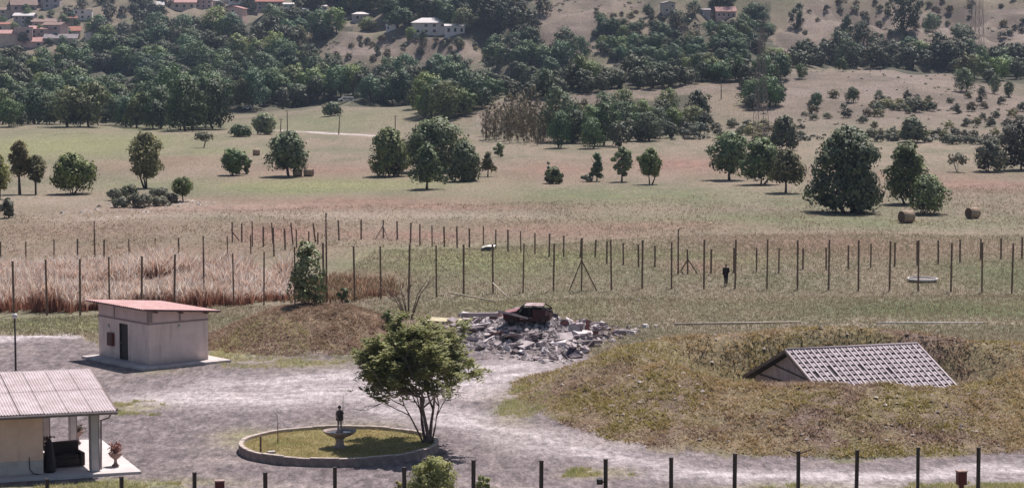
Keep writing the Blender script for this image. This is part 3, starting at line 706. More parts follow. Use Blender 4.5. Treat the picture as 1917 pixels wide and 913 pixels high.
T('round_tree', 'small dark round tree with a low side branch left of the hay bale', 'tree', 438, 328, 278, 50, 'oak', 'round', .05, 3, 2600, .22)
T('side_bush', 'dark bush leaning out beside the small dark round tree', 'bush', 461, 325, 289, 20, 'dark', 'round', .05, 2, 800, .2, 8)
T('round_tree', 'dark evenly round tree with hay bales under its right side', 'tree', 541, 330, 245, 82, 'dark', 'dome', .12, 2, 6000, .21)
T('cluster_tree', 'leftmost dark tree of the big cluster in the middle of the field', 'tree', 731, 330, 238, 78, 'oak', 'dome', .0, 3, 6000, .22)
T('cluster_tree', 'tallest broad tree at the back of the big cluster', 'tree', 812, 322, 220, 126, 'oak', 'dome', .0, 3, 8000, .24)
T('cluster_tree', 'dark rounded tree on the right end of the big cluster', 'tree', 868, 339, 264, 70, 'dark', 'dome', .0, 3, 5000, .21)
T('cluster_tree', 'conical grey green tree standing in front of the big cluster', 'tree', 799, 354, 268, 76, 'grey' if 0 else 'oak', 'cone', .12, 1, 4200, .19)
T('young_tree', 'small thin light tree just right of the big cluster', 'tree', 913, 331, 284, 32, 'olive', 'cone', .2, 1, 900, .19, 12)
T('side_bush', 'small dark bush on the straw strip right of the big cluster', 'bush', 935, 294, 266, 24, 'oak', 'dome', .05, 2, 600, .22, 8)
T('side_bush', 'rounded dark bush with a pointed left tip in the mid field', 'bush', 1038, 344, 312, 44, 'oak', 'dome', .02, 3, 1800, .19, 12)
T('side_bush', 'pointed dark sapling at the left of the rounded bush', 'bush', 1027, 343, 304, 18, 'dark', 'cone', .02, 1, 700, .18, 8)
T('small_tree', 'narrow pointed dark tree, first of the row of three', 'tree', 1117, 339, 285, 32, 'dark', 'cone', .12, 1, 1800, .18, 16)
T('side_bush', 'low brown bush at the foot of the narrow pointed tree', 'bush', 1098, 340, 327, 28, 'scrub', 'dome', .02, 2, 500, .17, 6)
T('small_tree', 'oval dark tree, middle one of the row of three', 'tree', 1164, 340, 275, 38, 'oak', 'round', .16, 1, 2300, .19, 16)
T('small_tree', 'rounded tree with bare lower trunk, last of the row of three', 'tree', 1217, 345, 275, 50, 'oak', 'dome', .2, 2, 2500, .19, 16)
T('round_tree', 'dark tree on a bare stem at the left of the right hand tree group', 'tree', 1365, 337, 247, 78, 'oak', 'round', .14, 1, 5200, .21)
T('round_tree', 'broad tree in shade between the bare stemmed tree and the bright one', 'tree', 1425, 345, 256, 86, 'oak', 'dome', .08, 2, 4600, .21)
T('round_tree', 'bright green tree with a thin trunk left of the big dark tree', 'tree', 1471, 361, 280, 64, 'light', 'dome', .22, 1, 3900, .19)
T('big_tree', 'largest dark tree with a broad ragged crown on the right', 'tree', 1588, 398, 236, 158, 'dark', 'dome', .0, 4, 14000, .22, 60, gap=.06, lumps=.155)
T('round_tree', 'tall dark tree to the right of the largest tree', 'tree', 1698, 382, 264, 82, 'oak', 'dome', .04, 2, 6000, .19)
T('round_tree', 'lower bushy tree in front of the tall dark tree behind the hay bale', 'tree', 1735, 400, 326, 76, 'oak', 'dome', .04, 3, 3800, .18)
T('bare_tree', 'small bare pale brown tree at the right of the field', 'tree', 1793, 322, 287, 46, 'scrub', 'dome', .4, 3, 420, .2, 12, gap=.2, bark=BARK_PALE)
T('grey_bush', 'large soft grey green bush near the right field edge', 'bush', 1853, 321, 258, 76, 'grey', 'dome', .02, 3, 3600, .2, 14)
T('round_tree', 'tall dull tree cut by the right edge of the field', 'tree', 1912, 318, 222, 90, 'scrub', 'dome', .04, 3, 4600, .22)
T('dark_bush', 'dark bush standing behind the largest tree and the tall one', 'bush', 1707, 266, 219, 54, 'dark', 'dome', .03, 3, 2200, .26)
T('dark_bush', 'dark pointed bush beside the foot of the near pylon', 'bush', 1468, 281, 217, 52, 'dark', 'dome', .03, 3, 2400, .26)
T('dark_bush', 'round dark bush on the left end of the far straw strip', 'bush', 494, 252, 211, 50, 'oak', 'dome', .02, 3, 2200, .28)
T('dark_bush', 'low dark bush in front of the left wood', 'bush', 450, 256, 233, 44, 'oak', 'dome', .02, 3, 1300, .26)
T('dark_bush', 'low dark bush alone under the wood beside the white van', 'bush', 622, 217, 191, 40, 'dark', 'dome', .02, 3, 1200, .28)

# the wood, the scrub and the hill shrubs: shared meshes, each tree an object
PN = {}
def proto(kind, seed, shape, clear, nleaf, leaf, ncl, leafk, gap=0.0, lumps=0.2, squash=1.0):
    rng = np.random.default_rng(seed)
    V_, F_ = crown_arrays(rng, 1.0, clear, squash, ncl, nleaf, leaf, shape, gap, 0, lumps)
    mb = MB(); limbs(rng, mb, 0.9, clear + .02, squash, 0.03, 4, 1 if kind == 'tree' else 2)
    tm = mb.mesh('t', BARK)
    tv = np.array([v.co[:] for v in tm.vertices]); tf = [list(p.vertices) for p in tm.polygons]
    q4 = np.array([f for f in tf if len(f) == 4]); nb = len(V_)
    me = np_mesh(kind + '_far', np.concatenate([V_, tv]), np.concatenate([F_, q4 + nb]), [LEAF[leafk], BARK], None, True, np.concatenate([CROWN_N[0], tv * np.array([1, 1, 0]) + np.array([0, -.01, .001])]))
    me.polygons.foreach_set('material_index', np.concatenate([np.zeros(len(F_), int), np.ones(len(q4), int)])); me.update()
    bpy.data.meshes.remove(tm)
    PN[me.name] = np.concatenate([CROWN_N[0], tv * np.array([1, 1, 0]) + np.array([0, -.01, .001])])
    return me
P_TREE = [proto('tree', 50 + i, ['round', 'dome', 'dome', 'round', 'dome', 'column'][i % 6], .06, 2600, .030, 18 + i % 5, 'forest', 0.05, .19 + .02 * (i % 3), [1.0, .9, 1.1, .95, .85, 1.15][i % 6]) for i in range(9)]
P_CONE = [proto('tree', 80 + i, 'cone', .05, 1800, .032, 18, 'forest', 0, .17, 1.6) for i in range(2)]
P_SHRUB = [proto('shrub', 90 + i, 'dome', .01, 700, .055, 9, 'scrub', 0, .24, .8) for i in range(4)]
P_BARE = [proto('shrub', 97 + i, 'column', .05, 800, .035, 14, 'scrub', 0.2, .16, 1.6) for i in range(2)]
P_LOW = [proto('tree', 150 + i, ['round', 'dome', 'dome', 'round'][i], .06, 950, .050, 16, 'forest', 0, .2, [1.0, .9, 1.1, .95][i]) for i in range(4)]
P_LOWN = [PN[m.name] for m in P_LOW]
TONES = {'dark green': (.58, .64, .62), 'mid green': (.92, 1.02, .95), 'pale green': (1.70, 1.60, 1.15), 'brownish': (1.15, .95, .82), 'bluish green': (.78, 1.0, 1.08)}
SHAPES = ['round', 'broad', 'squat', 'round', 'spreading', 'tall']
# (name, where it stands, category, polygon of foot points in the photograph, spacing px, crown width px, height/width, prototypes, how many, tone weights)
TW = [.30, .32, .16, .05, .17]
WOODS = [
 ('wood_tree', 'left wood edge', 'tree', [(-20, 238), (60, 238), (230, 240), (400, 246), (404, 236), (230, 228), (-20, 226)], 17, 66, 1.0, P_TREE, 28, [.45, .25, .05, .15, .1]),
 ('wood_tree', 'left wood', 'tree', [(-20, 226), (230, 228), (400, 234), (400, 185), (215, 190), (165, 180), (-20, 190)], 17, 58, .9, P_TREE, 62, [.42, .26, .08, .12, .12]),
 ('wood_tree', 'wood below the village', 'tree', [(-20, 182), (150, 170), (160, 140), (230, 138), (300, 178), (420, 185), (420, 116), (250, 112), (165, 124), (-20, 126)], 16, 46, .85, P_TREE, 92, TW),
 ('wood_tree', 'middle wood', 'tree', [(405, 204), (560, 204), (640, 186), (780, 208), (900, 204), (940, 178), (860, 148), (720, 158), (640, 162), (560, 130), (420, 110)], 16, 50, .9, P_TREE, 130, TW),
 ('wood_tree', 'front tip of the middle wood', 'tree', [(800, 226), (868, 226), (890, 206), (800, 206)], 18, 60, 1.0, P_TREE, 9, [.5, .3, .1, 0, .1]),
 ('wood_tree', 'tree belt behind the low ridge', 'tree', [(900, 188), (1000, 188), (1150, 170), (1230, 168), (1420, 148), (1420, 138), (1220, 148), (1000, 154), (900, 162)], 15, 42, .9, P_TREE, 64, [.25, .33, .24, .06, .12]),
 ('wood_tree', 'clump right of the villa hill', 'tree', [(915, 132), (1050, 134), (1060, 100), (930, 95)], 15, 46, .9, P_TREE, 20, [.55, .2, 0, 0, .25]),
 ('wood_tree', 'wood between village and villa', 'tree', [(180, 110), (330, 110), (420, 106), (480, 96), (540, 92), (560, 72), (640, 68), (620, 52), (520, 50), (460, 72), (410, 68), (300, 56), (180, 60)], 16, 44, .85, P_TREE, 66, [.4, .25, .08, .07, .2]),
 ('wood_tree', 'wood above the villa', 'tree', [(640, 34), (760, 44), (880, 62), (985, 66), (1030, 20), (1000, -14), (600, -14), (560, 20)], 15, 42, .9, P_TREE, 78, [.34, .22, .08, .04, .32]),
 ('wood_tree', 'gardens among the top left houses', 'tree', [(110, 52), (270, 40), (540, 30), (540, -10), (110, 0)], 20, 34, .8, P_TREE, 24, TW),
 ('garden_tree', 'village at the left', 'tree', [(-10, 30), (60, 20), (175, 30), (175, 98), (60, 92), (-10, 70)], 20, 22, .9, P_TREE, 22, [.4, .3, .2, 0, .1]),
 ('wood_tree', 'tree belt under the right hill', 'tree', [(1440, 136), (1560, 126), (1760, 132), (1820, 154), (1930, 156), (1930, 112), (1700, 104), (1470, 112)], 15, 42, .95, P_TREE, 78, [.28, .3, .2, .06, .16]),
 ('wood_tree', 'clump beside the near pylon', 'tree', [(1385, 206), (1450, 206), (1486, 150), (1400, 146)], 16, 44, 1.0, P_TREE, 14, TW),
 ('wood_tree', 'low ridge behind the field', 'tree', [(1050, 268), (1230, 264), (1340, 242), (1320, 222), (1180, 228), (1060, 242)], 16, 48, .9, P_TREE, 30, [.2, .3, .4, .05, .05]),
 ('wood_tree', 'thicket foot of the low ridge', 'tree', [(1030, 278), (1170, 279), (1170, 258), (1050, 254)], 20, 66, 1.1, P_TREE, 9, [.2, .4, .3, 0, .1]),
 ('slope_shrub', 'scrub slope below the hill house', 'shrub', [(1130, 40), (1200, 60), (1310, 70), (1430, 26), (1450, 80), (1390, 130), (1230, 138), (1130, 110), (1110, 70)], 9, 26, .85, P_TREE, 150, [.3, .2, .1, .1, .3]),
 ('hill_shrub', 'pale hill right of the villa', 'shrub', [(1110, 20), (1250, 30), (1260, 110), (1110, 90)], 13, 15, .8, P_SHRUB, 30, [.3, .3, .1, .3, 0]),
 ('bare_shrub', 'bare thicket left of the ridge', 'shrub', [(905, 270), (1040, 274), (1050, 252), (960, 236), (905, 250)], 8, 24, 1.6, P_BARE, 60, [0, 0, 0, 1, 0]),
 ('ridge_shrub', 'dry slope of the low ridge', 'shrub', [(960, 250), (1110, 250), (1130, 196), (980, 222)], 12, 26, .9, P_SHRUB, 22, [.2, .4, .3, .1, 0]),
 ('hedge_shrub', 'hedge line behind the right field', 'shrub', [(1190, 266), (1340, 258), (1500, 264), (1500, 240), (1340, 238), (1190, 250)], 11, 28, .75, P_SHRUB, 34, [.3, .4, .2, .1, 0]),
 ('hedge_shrub', 'hedge at the right slope foot', 'shrub', [(1600, 268), (1917, 272), (1917, 252), (1640, 252)], 12, 26, .7, P_SHRUB, 28, [.4, .3, .2, .1, 0]),
 ('slope_shrub', 'dry lower right slope', 'shrub', [(1480, 216), (1560, 176), (1760, 176), (1917, 200), (1917, 240), (1640, 240), (1500, 236)], 18, 20, .95, P_SHRUB, 46, [.4, .3, .1, .2, 0]),
 ('slope_shrub', 'green patch of the right slope', 'shrub', [(1640, 196), (1740, 190), (1760, 206), (1650, 212)], 9, 22, .8, P_SHRUB, 18, [0, .4, .6, 0, 0]),
 ('hill_shrub', 'bare right hill', 'shrub', [(1470, 4), (1917, -4), (1917, 100), (1640, 96), (1500, 100)], 20, 15, .8, P_SHRUB, 66, [.35, .25, .1, .3, 0]),
 ('hill_shrub', 'brown hill below the villa', 'shrub', [(620, 110), (740, 120), (900, 96), (900, 72), (660, 72)], 16, 14, .9, P_SHRUB, 24, [.3, .2, .1, .4, 0]),
]
# larger single bushes and trees: column, foot row, top row, width, what sets them apart
SINGLE = [(1492, 54, 14, 34, 'dark oval bush at the left shoulder of the bare right hill'), (1586, 84, 20, 30, 'tall pointed bush on the slope of the bare right hill'), (1614, 86, 42, 46, 'dark broad bush right of the tall pointed one on the hill'), (1696, 60, -22, 70, 'largest dark tree standing high on the bare right hill'), (1742, 60, 18, 42, 'bush leaning against the largest tree on the bare right hill'), (1800, 88, 50, 54, 'shaded dark bush left of the far pylon'),
 (1528, 202, 172, 28, 'single small tree with a bare stem on the near right slope'), (1596, 192, 158, 30, 'round bush in the middle of the near right slope'), (1645, 196, 170, 20, 'narrow dark bush beside the green patch on the right slope'), (1500, 148, 118, 28, 'small tree alone at the left of the upper right slope'), (1576, 134, 104, 28, 'small tree in front of the belt on the upper right slope'), (1806, 172, 130, 48, 'broad bush just below the foot of the far pylon'),
 (1862, 176, 138, 24, 'narrow bush with a red foot right of the far pylon'), (1888, 182, 146, 24, 'rightmost upright bush below the far pylon'), (1838, 190, 164, 20, 'small dark bush on the path below the far pylon'), (1084, 122, 66, 42, 'lone rounded tree on the brown slope right of the dark clump'), (1310, 224, 160, 58, 'dark tall tree on the right end of the low ridge'), (1250, 216, 168, 50, 'broad grey green tree on top of the low ridge'),
 (1204, 240, 184, 52, 'bright yellow green tree on the front of the low ridge'), (1212, 32, 4, 28, 'dark bush in front of the pale stone house'), (1266, 52, 20, 48, 'shaded dark bush right of the pale stone house'), (1380, 152, 98, 42, 'tall green tree in the middle of the tree belt, right of the track'), (1412, 38, -2, 52, 'dark tree to the right of the pinkish hill house'), (1300, 30, 4, 30, 'dark tree to the left of the pinkish hill house'), (1350, 12, -20, 60, 'dark tree behind the pinkish hill house'),
 (858, 92, 66, 26, 'purple brown bush on the brown hill right below the villa wing'), (792, 88, 58, 22, 'dark bush below the villa on the brown hill'), (768, 76, 50, 26, 'greyish bush at the left foot of the villa'), (705, 100, 82, 15, 'small dark bush alone on the brown hill'), (560, 86, 50, 36, 'brown round bush at the left foot of the brown hill'), (600, 78, 34, 48, 'dark tree at the left end of the brown hill'), (690, 58, 26, 46, 'soft grey tree between the white roofed house and the villa'), (748, 50, 8, 70, 'umbrella shaped dark pine to the left of the villa'),
 (196, 230, 172, 42, 'reddish brown tree in the gap of the left wood'), (240, 238, 176, 66, 'broad round tree in front of the left wood'), (350, 246, 150, 92, 'big dark tree at the right end of the left wood edge'), (218, 180, 136, 46, 'round tree at the edge of the small clearing'), (180, 190, 166, 34, 'small tree below the clearing in the left wood'), (290, 242, 190, 56, 'shaded tree left of the big dark one at the wood edge')]
CLEAR = [(190, 150, 34, 18), (646, 190, 40, 8), (255, 172, 16, 6), (250, 100, 1, 1)]
placed = []
def put_far(pi, protos, name, where, cat, px, base, w, hw, yaw, tone, size, front, label=None):
    g = ground(px, base); wd = w / ppm(g.y)
    placed.append(dict(px=px, base=base, w=w, name=name, where=where, cat=cat, me=protos[pi], pi=pi, low=pi % 4, loc=(g.x, g.y, g.z - 0.02 * wd), yaw=yaw, sc=(wd, wd, wd * hw), tone=tone, size=size, front=front, label=label,
                       shape='pointed' if protos is P_CONE else 'bare' if protos is P_BARE else SHAPES[pi % 6] if protos is P_TREE else 'low'))
for name, where, cat, poly, gap, w, hw, protos, nmax, tw_ in WOODS:
    rng = np.random.default_rng(len(where) * 31 + nmax)
    xs = [p[0] for p in poly]; ys_ = [p[1] for p in poly]; got = []
    tw_ = np.array(tw_, float) / sum(tw_)
    for _ in range(nmax * 40):
        if len(got) >= nmax: break
        px, py = rng.uniform(min(xs), max(xs)), rng.uniform(min(ys_), max(ys_))
        if not in_poly(np.array([px]), np.array([py]), poly)[0]: continue
        if any(abs(px - a) < rx and abs(py - 6 - b) < ry for a, b, rx, ry in CLEAR): continue
        if any(((px - a) / gap) ** 2 + ((py - b) / (gap * .38)) ** 2 < 1 for a, b in got): continue
        got.append((px, py))
    med = np.median([b for a, b in got]) if got else 0
    for px, py in got:
        k = rng.uniform(0.66, 1.30); pr = protos; pi = int(rng.integers(len(protos)))
        if protos is P_TREE and cat == 'tree' and rng.random() < 0.06: pr = P_CONE; pi = int(rng.integers(2)); k *= .6
        put_far(pi, pr, name, where, cat, px, py, w * k, hw * rng.uniform(.85, 1.2), rng.random() * 6.28, list(TONES)[int(rng.choice(5, p=tw_))], 'small' if k < .85 else 'large' if k > 1.12 else '', py > med)
for i, (px, b, tp, w, lb) in enumerate(SINGLE):
    tn = next((t_ for t_, ks in (('brownish', ('brown', 'purple')), ('pale green', ('yellow green', 'grey')), ('dark green', ('dark', 'shaded'))) if any(q in lb.split(' on ')[0].split(' in ')[0].split(' of ')[0] for q in ks)), 'mid green')
    put_far(i % len(P_TREE) if 'umbrella' not in lb else 1, P_TREE, 'wood_tree' if 'tree' in lb or 'pine' in lb else 'hill_bush', '', 'tree' if 'tree' in lb or 'pine' in lb else 'bush', px, b, w, (b - tp) / w, i * 1.3, tn, '', True, lb)
trees_ = sorted([p for p in placed if p['name'] == 'wood_tree'], key=lambda p: -p['w'] - 1000 * bool(p['label']))
single = {id(p) for p in trees_[:290]} | {id(p) for p in placed if p['name'] != 'wood_tree'}
far_rest = [p for p in placed if id(p) not in single]
def numbered(n): return ['first', 'second', 'third', 'fourth', 'fifth', 'sixth', 'seventh', 'eighth', 'ninth', 'tenth', 'eleventh', 'twelfth'][n] if n < 12 else f"{n + 1}{'th' if 10 < (n + 1) % 100 < 20 else {1: 'st', 2: 'nd', 3: 'rd'}.get((n + 1) % 10, 'th')}"
fam = {}
for p in placed:
    if id(p) in single and not p['label']:
        p['base_label'] = ' '.join(f"{p['size']} {p['tone']} {p['shape']} {p['cat']}, {'front' if p['front'] else 'back'} of {p['where'].replace('the ', '')}".split())
        fam.setdefault(p['base_label'], []).append(p)
for lb, ps in fam.items():
    ps.sort(key=lambda p: p['px'])
    for i, p in enumerate(ps): p['label'] = lb if len(ps) == 1 else f'{lb}, {numbered(i)} from left'
for p in placed:
    if id(p) not in single: continue
    o = bpy.data.objects.new(p['name'], p['me']); link(o); o.location = p['loc']; o.rotation_euler = (0, 0, p['yaw']); o.scale = p['sc']; o.color = (*TONES[p['tone']], 1)
    tag(o, p['label'], p['cat'], 'trees of the far woods' if p['cat'] == 'tree' else 'shrubs on the far slopes')
lown = [P_LOWN[i] for i in range(4)]
lowv = [np.array([v.co[:] for v in m.vertices]) for m in P_LOW]; lowf = [np.array([list(f.vertices) for f in m.polygons]) for m in P_LOW]
VV = []; FF = []; NN = []; nb = 0
for p in far_rest:
    v = lowv[p['low']] * np.array(p['sc']); c, s = math.cos(p['yaw']), math.sin(p['yaw'])
    v = np.stack([v[:, 0] * c - v[:, 1] * s, v[:, 0] * s + v[:, 1] * c, v[:, 2]], -1) + np.array(p['loc'])
    w_ = lown[p['low']] / np.array(p['sc']); NN.append(np.stack([w_[:, 0] * c - w_[:, 1] * s, w_[:, 0] * s + w_[:, 1] * c, w_[:, 2]], -1))
    VV.append(v); FF.append(lowf[p['low']] + nb); nb += len(v)
if VV:
    o = bpy.data.objects.new('far_wood', np_mesh('far_wood', np.concatenate(VV), np.concatenate(FF), leaf_mat('far_wood_leaves', (0.060, 0.078, 0.046), (0.096, 0.118, 0.062), (0.15, 0.17, 0.095), 0.12, .05), None, True, np.concatenate(NN) / (np.linalg.norm(np.concatenate(NN), axis=1, keepdims=True) + 1e-9))); link(o); tag(o, 'mass of smaller trees filling the far woods', kind='stuff')
print('far trees', len(placed), 'joined', len(far_rest), 'families', len(fam))

# ------------------------------------------------------------------ trees and bushes close by
def ring_tree():
    rng = np.random.default_rng(5); r2 = random.Random(9)
    g = ground(801, 838); g.z += 0.20
    s = ppm(g.y)
    root = thing('ring_tree', 'many stemmed leafy green tree growing inside the right end of the stone ring', 'tree', g)
    mb = MB(); tips = []
    def grow(p, d, L, r, lev):
        pts = [p]; q = p.copy(); dd = d.copy()
        for k in range(4):
            dd = (dd + Vector((r2.gauss(0, .10), r2.gauss(0, .10), r2.gauss(0.03, .06)))).normalized()
            q = q + dd * L / 4; pts.append(q.copy())
        mb.tube(pts, [r * (1 - .14 * k) for k in range(5)], 7 if lev < 2 else 5, False)
        if lev >= 3:
            for k in (1, 2, 3, 4): tips.append((pts[k], dd.copy()))
            return
        if lev == 2:
            for k in (1, 2, 3): tips.append((pts[k], dd.copy()))
        for k in range(3 if lev else 3):
            a = r2.uniform(0, 6.28); side = dd.orthogonal().normalized(); side.rotate(Matrix.Rotation(a, 3, dd))
            nd = (dd * 0.8 + side * r2.uniform(.55, 1.15)).normalized()
            if nd.z < 0.0: nd.z = nd.z * .5
            st = pts[4] if k < 2 else pts[3]
            grow(st, nd, L * r2.uniform(.62, .85), r * .56, lev + 1)
    for k, (dx, dy, L, r, b) in enumerate([(-.12, .05, 2.0, .085, -.10), (.02, .1, 2.3, .11, .02), (.10, -.05, 2.1, .10, .10), (-.36, -.08, 1.8, .055, -.16), (.40, .08, 1.6, .055, .14), (-.30, .2, 2.0, .06, -.12)]):
        d = Vector((dx, dy, 1)).normalized()
        grow(Vector((b, r2.uniform(-.1, .1), -.15)), d, L * 1.22, r, 0)
    # keep the crown within the outline seen: a wide egg from 1.9 m to 6.4 m
    C = []; N = []; S = []
    for p, d in tips:
        for _ in range(3):
            ax = (d + Vector((r2.gauss(0, .6), r2.gauss(0, .6), r2.gauss(.05, .3)))).normalized()
            n = 20
            for j in range(n):
                tt = (j // 2 + 1) / (n / 2); sd = 1 if j % 2 else -1
                side = ax.cross(Vector((0, 0, 1)));
                if side.length < .1: side = Vector((1, 0, 0))
                side.normalize()
                q = p + ax * tt * .72 + side * sd * .12 - Vector((0, 0, .26 * tt * tt)) + Vector((r2.gauss(0, .04), r2.gauss(0, .04), r2.gauss(0, .04)))
                C.append(q[:]); N.append((r2.gauss(0, .35), r2.gauss(0, .35), 1)); S.append(r2.uniform(.055, .10))
    C = np.array(C); N = np.array(N); S = np.array(S)
    cz = 4.35; rx = 3.55; rz = 2.75
    print('ring tips', len(tips), C.min(0), C.max(0))
    k = ((C[:, 0] + .55) / rx) ** 2 + (C[:, 1] / rx) ** 2 + ((C[:, 2] - cz) / rz) ** 2 < 0.92 + 1.1 * vnoise(C[:, 0] * 1.3 + 9, C[:, 2] * 1.7 + C[:, 1])
    C, N, S = C[k], N[k], S[k]
    V_, F_ = leaf_quads(C, N, S, rng, 1.5)
    mb.build('trunk', plain('ring_tree_bark', (0.21, 0.15, 0.135), (0.12, 0.085, 0.08), 6), root, True)
    link(bpy.data.objects.new('crown', np_mesh('crown', V_, F_, LEAF['ring'])), root)
    print('ring leaves', len(C))
ring_tree()
def near_bush(name, label, px, base, top, width, leafk, n, leaf, ncl=16, cat='bush', Y=None, **k):
    g = ground(px, base) if Y is None else Vector((at(px, base, Y).x, Y, 0.0))
    s = ppm(g.y); Hh = (base - top) / s; Wd = width / s; rng = np.random.default_rng(int(px))
    root = thing(name, label, cat, g)
    mb = MB(); limbs(rng, mb, Wd, .1, Hh, .05, 8, 4); mb.build('stem', BARK, root, True)
    V_, F_ = crown_arrays(rng, Wd, 0.02, Hh, ncl, n, leaf, 'dome', **k)
    link(bpy.data.objects.new('crown', np_mesh('crown', V_, F_, LEAF[leafk], None, True, CROWN_N[0])), root)
near_bush('yellow_bush', 'yellow green bush cut by the bottom edge in front of the ring', 815, 945, 852, 112, 'bush', 4500, .075, 26, gap=.08)
near_bush('yellow_bush', 'small yellow green sprout right of the bush at the bottom edge', 905, 935, 888, 44, 'bush', 900, .06, 10, gap=.12)
near_bush('yellow_bush', 'tiny green sprout left of the bush at the bottom edge', 745, 930, 897, 30, 'bush', 450, .05, 7, gap=.1)
near_bush('fence_tree', 'dark bushy small tree growing in the middle fence line', 577, 570, 450, 92, 'oak', 3800, .11, 26, 'tree', gap=.26, lumps=.17)
near_bush('fence_bush', 'small dark conical bush right of the fence line tree', 643, 566, 536, 24, 'dark', 700, .08, 8)
near_bush('heap_bush', 'small green bush above the ring tree left of the rubble', 726, 612, 578, 32, 'light', 800, .07, 9)
def dry_branches(name, label, px, base, top, width, mat, n=9, seed=1):
    g = ground(px, base); s = ppm(g.y); H = (base - top) / s; Wd = width / s; r = random.Random(seed)
    root = thing(name, label, 'dead shrub', g); mb = MB()
    for i in range(n):
        e = Vector((r.uniform(-.5, .5) * Wd, r.uniform(-.3, .3) * Wd, H * r.uniform(.55, 1)))
        m = e * .5 + Vector((r.gauss(0, .1), r.gauss(0, .1), .1 * H))
        mb.tube([(e.x * .1, e.y * .1, -.1), m, e], [.045, .03, .012], 5, False)
        for k in range(3):
            st = m.lerp(e, r.uniform(0, .8)); mb.tube([st, st + Vector((r.gauss(0, .35), r.gauss(0, .3), r.uniform(.2, .6)))], [.018, .008], 4, False)
    mb.build('branch', mat, root)
DRYB = plain('dry_branch', (0.21, 0.145, 0.11), (0.12, 0.085, 0.07), 5)
dry_branches('dead_shrub', 'bare dead shrub between the fence and the ring tree top', 765, 596, 518, 110, DRYB, 11, 3)

scrub_dots(BARE[:3], 330, .4, 1.3, 'hill_scrub', 'low scrub dotted over the bare hills', LEAF['scrub'])
scrub_dots([[(1110, 20), (1250, 30), (1400, 40), (1440, 80), (1380, 140), (1120, 120)], [(1230, 264), (1500, 264), (1917, 270), (1917, 258), (1400, 252)]], 300, .6, 1.6, 'hill_scrub', 'thick low scrub on the middle slope and behind the fields', LEAF['scrub'])
scrub_dots(BARE[3:4], 110, .2, .6, 'hill_scrub', 'small low scrub on the near right slope', LEAF['scrub'])
# ------------------------------------------------------------------ buildings near by
PLASTER = plain('hut_plaster', (0.76, 0.61, 0.55), (0.68, 0.54, 0.485), 1.2, 0.9, 0, 0.01)
PLASTER_UP = plain('hut_plaster_upper', (0.70, 0.53, 0.49), (0.61, 0.46, 0.42), 1.2, 0.9, 0, 0.01)
def stained(name, c1, c2, dirt, top):
    t = NT(name); v = t.obj(); z = t.n.new('ShaderNodeSeparateXYZ'); t.l.new(v, z.inputs[0])
    c = t.mix(t.rng(t.noise(1.1, 6, .62, v), .35, .65), c1, c2)
    c = t.mix(t.rng(t.noise(1.0, 5, .65, t.map((2.2, 2.2, .28), v)), .52, .72, 0, .45), c, dirt)
    h = t.math('ADD', z.outputs[2], t.math('MULTIPLY', t.noise(2.4, 4, .6, v), .7))
    c = t.mix(t.rng(h, .35, 1.0, .8, 0), c, dirt)
    t.bump(t.noise(9, 4, .6, v), .4, .012); return t.done(c, .92)
PLASTER = stained('stained_hut_plaster', (0.80, 0.645, 0.58), (0.70, 0.555, 0.50), (0.42, 0.32, 0.29), 2.5)
BAND = plain('grey_band', (0.36, 0.275, 0.26), (0.28, 0.215, 0.205), 3)
CONCRETE = plain('pale_concrete', (0.55, 0.49, 0.47), (0.43, 0.38, 0.37), 1.5, 0.9, 0, 0.01)
REDTILE = plain('red_sheet', (0.56, 0.36, 0.345), (0.44, 0.25, 0.235), 2.2, 0.75)
DARK = plain('dark_metal', (0.018, 0.016, 0.018), (0.03, 0.026, 0.026), 3, 0.5)
BROWN_METAL = plain('brown_post_metal', (0.20, 0.135, 0.095), (0.135, 0.088, 0.065), 5, 0.6)
BLACK_METAL = plain('dark_post_metal', (0.062, 0.046, 0.042), (0.038, 0.029, 0.028), 5, 0.55)
REDBOX = plain('red_box_paint', (0.14, 0.028, 0.026), (0.09, 0.02, 0.02), 4, 0.5)
WHITE = plain('white_paint', (0.72, 0.70, 0.68), (0.60, 0.57, 0.55), 3, 0.6)

def frame_at(p, yaw): return Matrix.Translation(p) @ Matrix.Rotation(yaw, 4, 'Z')

# --- the hut: local x along the right hand front, y along the left hand front, origin at the near corner
h0 = on_plane(280, 688); hl = on_plane(203, 667); hr = on_plane(390, 677)
hx = (hr - h0); HYAW = math.atan2(hx.y, hx.x); LX = hx.length; LY = (hl - h0).length
hut = thing('hut', 'small beige hut with a red lean-to roof and a dark door', 'hut', (h0.x, h0.y, 0), HYAW)
def hutw():
    m = MB(); zb = 2.52
    th = .18
    # left front (plane x=0) with the door opening at y 2.35..3.35
    d0, d1, dh = LY * .415, LY * .585, 2.18
    for y0, y1, z0, z1 in ((0, d0, .16, zb), (d1, LY, .16, zb), (d0, d1, dh + .16, zb)):
        m.box((th / 2, (y0 + y1) / 2, (z0 + z1) / 2), (th, y1 - y0, z1 - z0))
    m.box((LX / 2 + th / 2, th / 2, (.16 + zb) / 2), (LX - th, th, zb - .16)); m.box((LX / 2 + th / 2, LY - th / 2, (.16 + zb) / 2), (LX - th, th, zb - .16)); m.box((LX - th / 2, LY / 2, (.16 + zb) / 2), (th, LY - 2 * th, zb - .16))
    return m, (d0, d1, dh)
m, (d0, d1, dh) = hutw(); m.build('wall', PLASTER, hut)
m = MB(); zt = lambda x: 3.42 - .34 * x / LX
m.prism([(0.002, 2.62), (LX - .002, 2.62), (LX - .002, zt(LX) - .04), (0.002, zt(0) - .04)], LY - .004, Matrix.Translation((0, .002, 0)))
m.build('upper_wall', PLASTER_UP, hut)
MB().box((LX / 2, LY / 2, 2.57), (LX + .06, LY + .06, .10)).build('cornice', BAND, hut)
